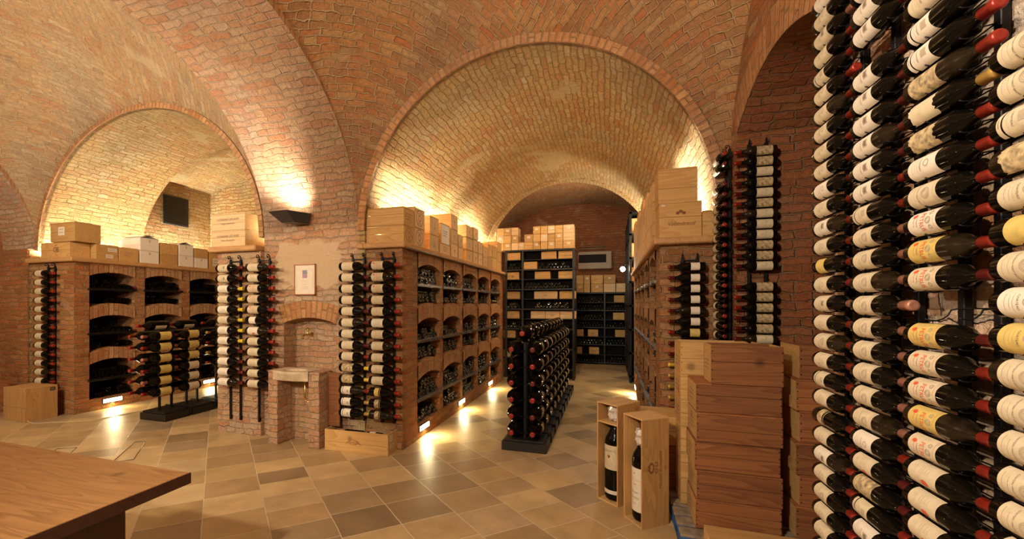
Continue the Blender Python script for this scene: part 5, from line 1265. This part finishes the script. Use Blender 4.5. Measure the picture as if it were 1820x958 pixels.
# pillar uplighter
root = empty('wall_uplighter', (-3.60, YA, 2.68)); tag(root, 'wedge-shaped dark grey uplighter on the pillar above the certificate', 'lamp')
mb = MB()
T = [(-0.22, -0.30, 0.055), (0.06, -0.32, 0.055), (0.20, -0.06, 0.055), (-0.10, -0.06, 0.055)]
B_ = [(-0.11, -0.20, -0.065), (0.07, -0.20, -0.065), (0.15, -0.06, -0.065), (-0.04, -0.06, -0.065)]
for i in range(4): mb.face([T[i], T[(i + 1) % 4], B_[(i + 1) % 4], B_[i]])
mb.face(B_)
T2 = [(x * 0.92, y * 0.92 - 0.012, 0.045) for x, y, z in T]
for i in range(4): mb.face([T[i], T[(i + 1) % 4], T2[(i + 1) % 4], T2[i]])
mb.build('lamp_housing', M['lamp_grey'], root)
mb = MB(); mb.face(T2); mb.build('lamp_glass', plain('lit_uplighter_glass', (1, 0.9, 0.7), 0.5, emit=(1.0, 0.85, 0.6), es=10), root)
mb = MB(); mb.lathe([(0, 0.13), (0.055, 0.125), (0.06, 0.11), (0.06, 0.05), (0.05, 0.04), (0, 0.04)], 18, 'X', (0, -0.06, 0.0)); mb.box(0.06, 0.11, -0.06, 0.0, -0.03, 0.03); mb.build('mounting_joint', M['lamp_grey'], root)
# vent on the left bay wall
root = empty('wall_vent', (XL - RL + 0.035, 6.40, 3.60)); tag(root, 'square black louvred vent high on the wall of the far left bay', 'vent')
mb = MB(); mb.box(0, 0.03, -0.26, 0.26, -0.30, 0.30, 0, 0.004); mb.build('vent_frame', M['vent'], root)
mb = MB()
for k in range(17): mb.box(0.028, 0.048, -0.24, 0.24, -0.28 + k * 0.034, -0.268 + k * 0.034)
mb.build('louvres', M['lamp_grey'], root)

# ================================================================ CRATES ON THE FLOOR
o = crate('wine_crate', 'open shallow crate with an oval printed mark on the floor beside the basin, bottles inside', 'crate', None, -2.70, 3.99 + 0.125, 0, 0.80, 0.24, 0.235, 'pine', rz=R_(1.5), marks=[('front', 'arch', -0.03, 0.115, 0.085)], papers=[('right', -0.055, 0.18, 0.07, 0.075, 'paper_white'), ('right', -0.03, 0.09, 0.10, 0.05, 'paper')], opened=True)
bottle('magnum_bottle', 'white-labelled magnum lying in the open crate beside the basin, left one', None, (-2.66, 4.09, 0.175), PI, 0.36, 0.048, 'full', 'paper_white', 'cap_wine', roll=R_(100))
bottle('magnum_bottle', 'dark magnum with its neck to the right, lying in the open crate beside the basin', None, (-2.63, 4.11, 0.165), 0.0, 0.31, 0.048, 'short', 'paper_white', 'cap_wine', roll=R_(-80))
mb = MB(); mb.box(-0.085, 0.085, -0.006, 0.006, 0, 0.62, 0, 0.003); mb.box(-0.085, -0.073, 0.006, 0.085, 0, 0.62, 0, 0.003); mb.box(-0.073, 0.085, 0.006, 0.014, 0.0, 0.02)
tag(mb.build('wooden_board', M['pine_red'], None, (-3.06, 4.098, 0.24)), 'upright brown wooden board behind the open crate, right of the basin', 'board')
# box in the far left corner
crate('wine_crate', 'plain upright wooden box on the floor in the far left corner under the bottle rack', 'crate', None, -8.02, 3.80, 0, 0.50, 0.36, 0.47, 'pine_z', papers=[('right', 0.12, 0.42, 0.06, 0.05, 'black_wood')])
mb = MB(); mb.box(-0.16, 0.16, -0.02, 0.02, 0, 0.48, 0, 0.004)
tag(mb.build('wooden_board', M['pine_red'], None, (-8.95, 3.9, 0)), 'edge of a brown wooden panel at the far left frame edge', 'board')
mb = MB(); mb.tube([(-8.9, 3.85, 0.12), (-8.3, 3.72, 0.05), (-7.6, 3.62, 0.006), (-7.0, 3.95, 0.006), (-6.9, 4.6, 0.006), (-6.85, 5.3, 0.006)], 0.005, 6)
tag(mb.build('floor_cable', M['paper']), 'thin pale cable running along the floor below the far left bins', 'cable')

# giant bottles in upright open boxes
def upright_box(name, label, p0, ang, wd, dp, ht, shelf_z, bot_R, bot_L, design, blabel, zfoam):
    """p0 = front-left foot of the open side; ang = direction of the open front edge; the box runs back from it."""
    root = empty(name, (p0[0], p0[1], 0), ang); tag(root, label, 'crate')
    t = 0.012
    def part(nm, q, mat='pine_z'):
        mb = MB(); mb.box(*q, 0, 0.002); return mb.build(nm, M[mat], root)
    part('side_board', (0, t, 0, dp, 0, ht)); rs = part('side_board', (wd - t, wd, 0, dp, 0, ht)); part('back_board', (t, wd - t, dp - t, dp, 0, ht)); part('bottom_board', (t, wd - t, 0, dp - t, 0, t), 'pine_y'); part('top_board', (0, wd, 0, dp, ht, ht + t), 'pine_y')
    if shelf_z: part('inner_board', (t, wd - t, 0, dp - t, shelf_z, shelf_z + t), 'pine_y')
    me = bottle_mesh(bot_L, bot_R)
    Cw = root.matrix_basis @ Vector((wd / 2, bot_R + 0.02, t + 0.002))
    b = inst('large_bottle', me); tag(b, blabel, 'bottle')
    # stand the bottle up: local +X -> world Z, label (-Y) -> out of the open side
    Rm = Matrix.Rotation(ang, 4, 'Z') @ Matrix(((0, 0, 1, 0), (0, 1, 0, 0), (1, 0, 0, 0), (0, 0, 0, 1))) @ Matrix.Scale(-1, 4, (0, 0, 1))
    b.matrix_world = Matrix.Translation(Cw) @ Rm
    R = bot_R; L = bot_L
    def band(nm, v0, v1, mat, a, n=18):
        mb = MB(); f = wrapf(R, 0.0008)
        for i in range(n):
            u0, u1 = [(-a + 2 * a * j / n) * R for j in (i, i + 1)]
            mb.face([f(u0, v0), f(u0, v1), f(u1, v1), f(u1, v0)][::-1], smooth=True)
        return mb.build(nm, M[mat], b)
    if design == 'g':
        lb = band('paper_label', 0.33 * L, 0.585 * L, 'paper', 1.25); band('foot_label', 0.075 * L, 0.115 * L, 'paper_white', 0.95)
        mb = MB(); f = wrapf(R, 0.0016)
        add_text(mb, 'GUIDOTTE', 0.024, lambda x, y: f(x, 0.525 * L + y)); add_text(mb, 'Grand Cuvee', 0.008, lambda x, y: f(x, 0.37 * L + y))
        for a_, c_ in ((0.006, 0.012), (-0.004, 0.012), (0.001, 0.004)):
            for i in range(12):
                p, q_ = 2 * PI * i / 12, 2 * PI * (i + 1) / 12
                mb.face([f(a_, 0.455 * L + c_), f(a_ + 0.008 * math.cos(p), 0.455 * L + c_ + 0.010 * math.sin(p)), f(a_ + 0.008 * math.cos(q_), 0.455 * L + c_ + 0.010 * math.sin(q_))], 1)
        mb.build('lettering', [M['ink'], M['ink_brown']], lb)
    else:
        lb = band('paper_label', 0.10 * L, 0.53 * L, 'paper_white', 1.3); band('paper_band', 0.40 * L, 0.417 * L, 'paper_yellow', 1.302)
        mb = MB(); f = wrapf(R, 0.0022)
        add_text(mb, '1982', 0.016, lambda x, y: f(x, 0.365 * L + y), 1)
        add_text(mb, 'Mouton', 0.020, lambda x, y: f(x, 0.29 * L + y)); add_text(mb, 'Rothschild', 0.018, lambda x, y: f(x, 0.235 * L + y)); add_text(mb, 'Pauillac', 0.010, lambda x, y: f(x, 0.18 * L + y))
        for i in range(12):
            p, q_ = 2 * PI * i / 12, 2 * PI * (i + 1) / 12
            mb.face([f(0, 0.475 * L), f(0.006 * math.cos(p), 0.475 * L + 0.006 * math.sin(p)), f(0.006 * math.cos(q_), 0.475 * L + 0.006 * math.sin(q_))], 1)
        mb.build('lettering', [M['ink'], M['ink_red']], lb)
    inst('capsule', capsule_mesh(bot_L, bot_R, 'cap_wine'), b)
    # crumpled bubble wrap round the neck
    mb = MB(); rr = random.Random(4)
    pr = [(0, 0), (0.045, 0.004), (0.062, 0.03), (0.055, 0.06), (0.066, 0.09), (0.05, 0.12), (0, 0.128)]
    seg = 16; pts = [[(max(0, r + (rr.uniform(-.008, .008) if r else 0)), h + (rr.uniform(-.006, .006) if r else 0)) for k in range(seg)] for r, h in pr]
    for i in range(len(pr) - 1):
        for k in range(seg):
            q = []
            for (ii, kk) in ((i, k), (i, (k + 1) % seg), (i + 1, (k + 1) % seg), (i + 1, k)):
                r, h = pts[ii][kk]; a = 2 * PI * kk / seg; q.append((r * math.cos(a), r * math.sin(a), h))
            mb.face(q)
    wr = mb.build('bubble_wrap', M['foam'], None, tuple(root.matrix_basis @ Vector((wd / 2, bot_R + 0.02, zfoam))))
    tag(wr, 'crumpled clear bubble wrap around the neck in the ' + ('rear' if design == 'g' else 'front') + ' upright box', 'packing')
    return root, rs
angL = math.atan2(3.557 - 3.689, 0.058 + 0.109); angR = math.atan2(3.264 - 3.429, 0.221 - 0.097)
upright_box('bottle_case', 'rear upright open pine box holding a giant bottle with a cream label', (-0.109, 3.689), angL, 0.213, 0.30, 0.815, 0.655, 0.087, 0.79, 'g', 'giant bottle with cream label standing in the rear upright box', 0.672)
r2, rs = upright_box('bottle_case', 'front upright open pine box with a branded mark on its side, holding a giant bottle', (0.097, 3.429), angR, 0.206, 0.25, 0.795, None, 0.084, 0.76, 'm', 'giant bottle with white label and yellow band in the front upright box', 0.575)
mb = MB(); D = 0.206 + 0.0012
f = lambda u, v: (D, u, v)
add_text(mb, 'Mouton Rothschild', 0.036, lambda a, c: f(0.17 - c, 0.42 + a)); add_text(mb, '1982', 0.02, lambda a, c: f(0.215 - c, 0.43 + a))
for (cu, cv, ru, rv) in ((0.085, 0.44, 0.026, 0.042), (0.13, 0.415, 0.014, 0.02), (0.13, 0.465, 0.014, 0.02), (0.062, 0.44, 0.012, 0.022)):
    for i in range(20):
        a, c = 2 * PI * i / 20, 2 * PI * (i + 1) / 20
        p = [(ru * math.cos(a), rv * math.sin(a)), (ru * math.cos(c), rv * math.sin(c))]
        mb.face([f(cu + x, cv + y) for x, y in p] + [f(cu + 0.6 * x, cv + 0.6 * y) for x, y in reversed(p)])
st = mb.build('stencil', M['ink_brown'], r2)
# stack behind the upright boxes
for j in range(3):
    crate('wine_crate', f"{['bottom', 'middle', 'top'][j]} crate of the stack behind the upright boxes", 'crate', 'stack behind the upright boxes', 0.40, 3.99, j * 0.235, 0.50, 0.36, 0.232, 'pine' if j == 2 else 'pine_red', marks=[('front', 'text:MISSION|HAUT BRION' if j < 2 else 'text:PAUILLAC', 0.16, 0.15, 0.04)])
# pallet and the big stacks
root = empty('wooden_pallet', (1.05, 3.50, 0)); tag(root, 'blue painted wooden pallet under the big crate stacks', 'pallet')
for k in range(6):
    mb = MB(); mb.box(-0.60, 0.62, -0.42 + k * 0.15, -0.31 + k * 0.15, 0.088, 0.108, 0, 0.003); mb.build('deck_board', M['pallet'], root)
for xx in (-0.60, -0.05, 0.52):
    mb = MB(); mb.box(xx, xx + 0.10, -0.42, 0.44, 0.0, 0.022, 0, 0.002); mb.box(xx, xx + 0.10, -0.42, 0.44, 0.066, 0.088, 0, 0.002)
    for yy in (-0.42, -0.05, 0.32): mb.box(xx, xx + 0.10, yy, yy + 0.12, 0.022, 0.066)
    mb.build('stringer', M['blue'], root)
z = 0.109
offs = [(0.0, 0.0), (0.008, 0.004), (-0.004, 0.01), (0.006, -0.004), (0.004, 0.006)]
for j in range(5):
    crate('wine_crate', f"reddish crate, {['bottom', 'second up', 'third up with a big knot', 'fourth up', 'fifth up'][j]} of the near stack on the pallet", 'crate', 'near stack of crates on the pallet', 0.815 + offs[j][0], 3.36 + offs[j][1], z, 0.505, 0.34, 0.198, 'pine_red', side_mat='pine', nails=True, marks=[('left', 'lines', 0, 0.09, 0.09)]); z += 0.2
ztop5 = z
crate('wine_crate', 'open crate on top of the near stack, nearest the aisle rack of the right bins', 'crate', 'open crates on the near stack', 0.865, 3.30, ztop5, 0.42, 0.24, 0.262, 'pine_red', side_mat='pine', nails=True, opened=True, marks=[('left', 'lines', 0, 0.12, 0.08)])
z = 0.109
for j in range(6):
    crate('wine_crate', f"crate in the half-hidden rear stack on the pallet, {['bottom', 'second up', 'third up', 'fourth up', 'fifth up', 'open topmost'][j]}", 'crate', 'rear stack of crates on the pallet', 0.80, 3.71, z, 0.56, 0.32, 0.198 if j < 5 else 0.245, 'pine', side_mat='pine', nails=j == 5, opened=j == 5, marks=[('left', 'lines', 0, 0.09, 0.09)]); z += 0.2
z = 0.109
for j in range(6):
    crate('wine_crate', f"dark red crate, {['bottom', 'second up', 'third up', 'fourth up', 'fifth up', 'open topmost'][j]} of the stack by the bottle wall", 'crate', 'stack of crates by the bottle wall', 1.43 + (0.02 if j % 2 else 0), 3.42, z, 0.52, 0.34, 0.208 if j < 5 else 0.215, 'pine_red', side_mat='pine', nails=True, opened=j == 5); z += 0.21
crate('wine_crate', 'low crate lying in front of the pallet at the bottom edge', 'crate', None, 0.885, 2.90, 0, 0.60, 0.32, 0.20, 'pine', rz=R_(-1), nails=True)
# ================================================================ TABLE
root = empty('wooden_table', (-2.9, 0.6, 0)); tag(root, 'thick polished wooden table top cut by the lower left corner', 'table')
def tl(x, y): return (x + 2.9, y - 0.6)
mb = MB(); a = tl(-3.9, 0.45); b_ = tl(-1.97, 1.52); mb.box(a[0], b_[0], a[1], b_[1], 0.775, 0.825, 0, 0.003)
tt = mb.build('table_top', M['table'], root)
mb = MB(); mb.box(b_[0] - 0.001, b_[0] + 0.006, a[1], b_[1] + 0.004, 0.772, 0.8235); mb.build('shaded_edge', M['table_shaded'], root)  # dark strip: shade on the table's side, put into the colour
mb = MB(); b2 = tl(-2.13, 1.34); a2 = tl(-3.7, 0.5); mb.box(a2[0], b2[0], a2[1], b2[1], 0, 0.774, 0, 0.004); mb.build('base_cabinet', M['table_shaded'], root)
# floor hatches (the framed inspection covers in the tiling)
for i, P2 in enumerate((((-5.44, 3.52), (-5.31, 3.55), (-4.83, 3.11), (-4.95, 2.98)), ((-6.02, 3.07), (-5.85, 3.17), (-5.45, 2.80), (-5.60, 2.69)))):
    mb = MB()
    for k in range(4):
        mb.tube([(*P2[k], 0.002), (*P2[(k + 1) % 4], 0.002)], 0.004, 4)
    tag(mb.build('floor_hatch_frame', M['steel']), ['thin metal frame of the floor hatch, the one nearer the fountain', 'thin metal frame of the floor hatch beside the table edge'][i], 'hatch')
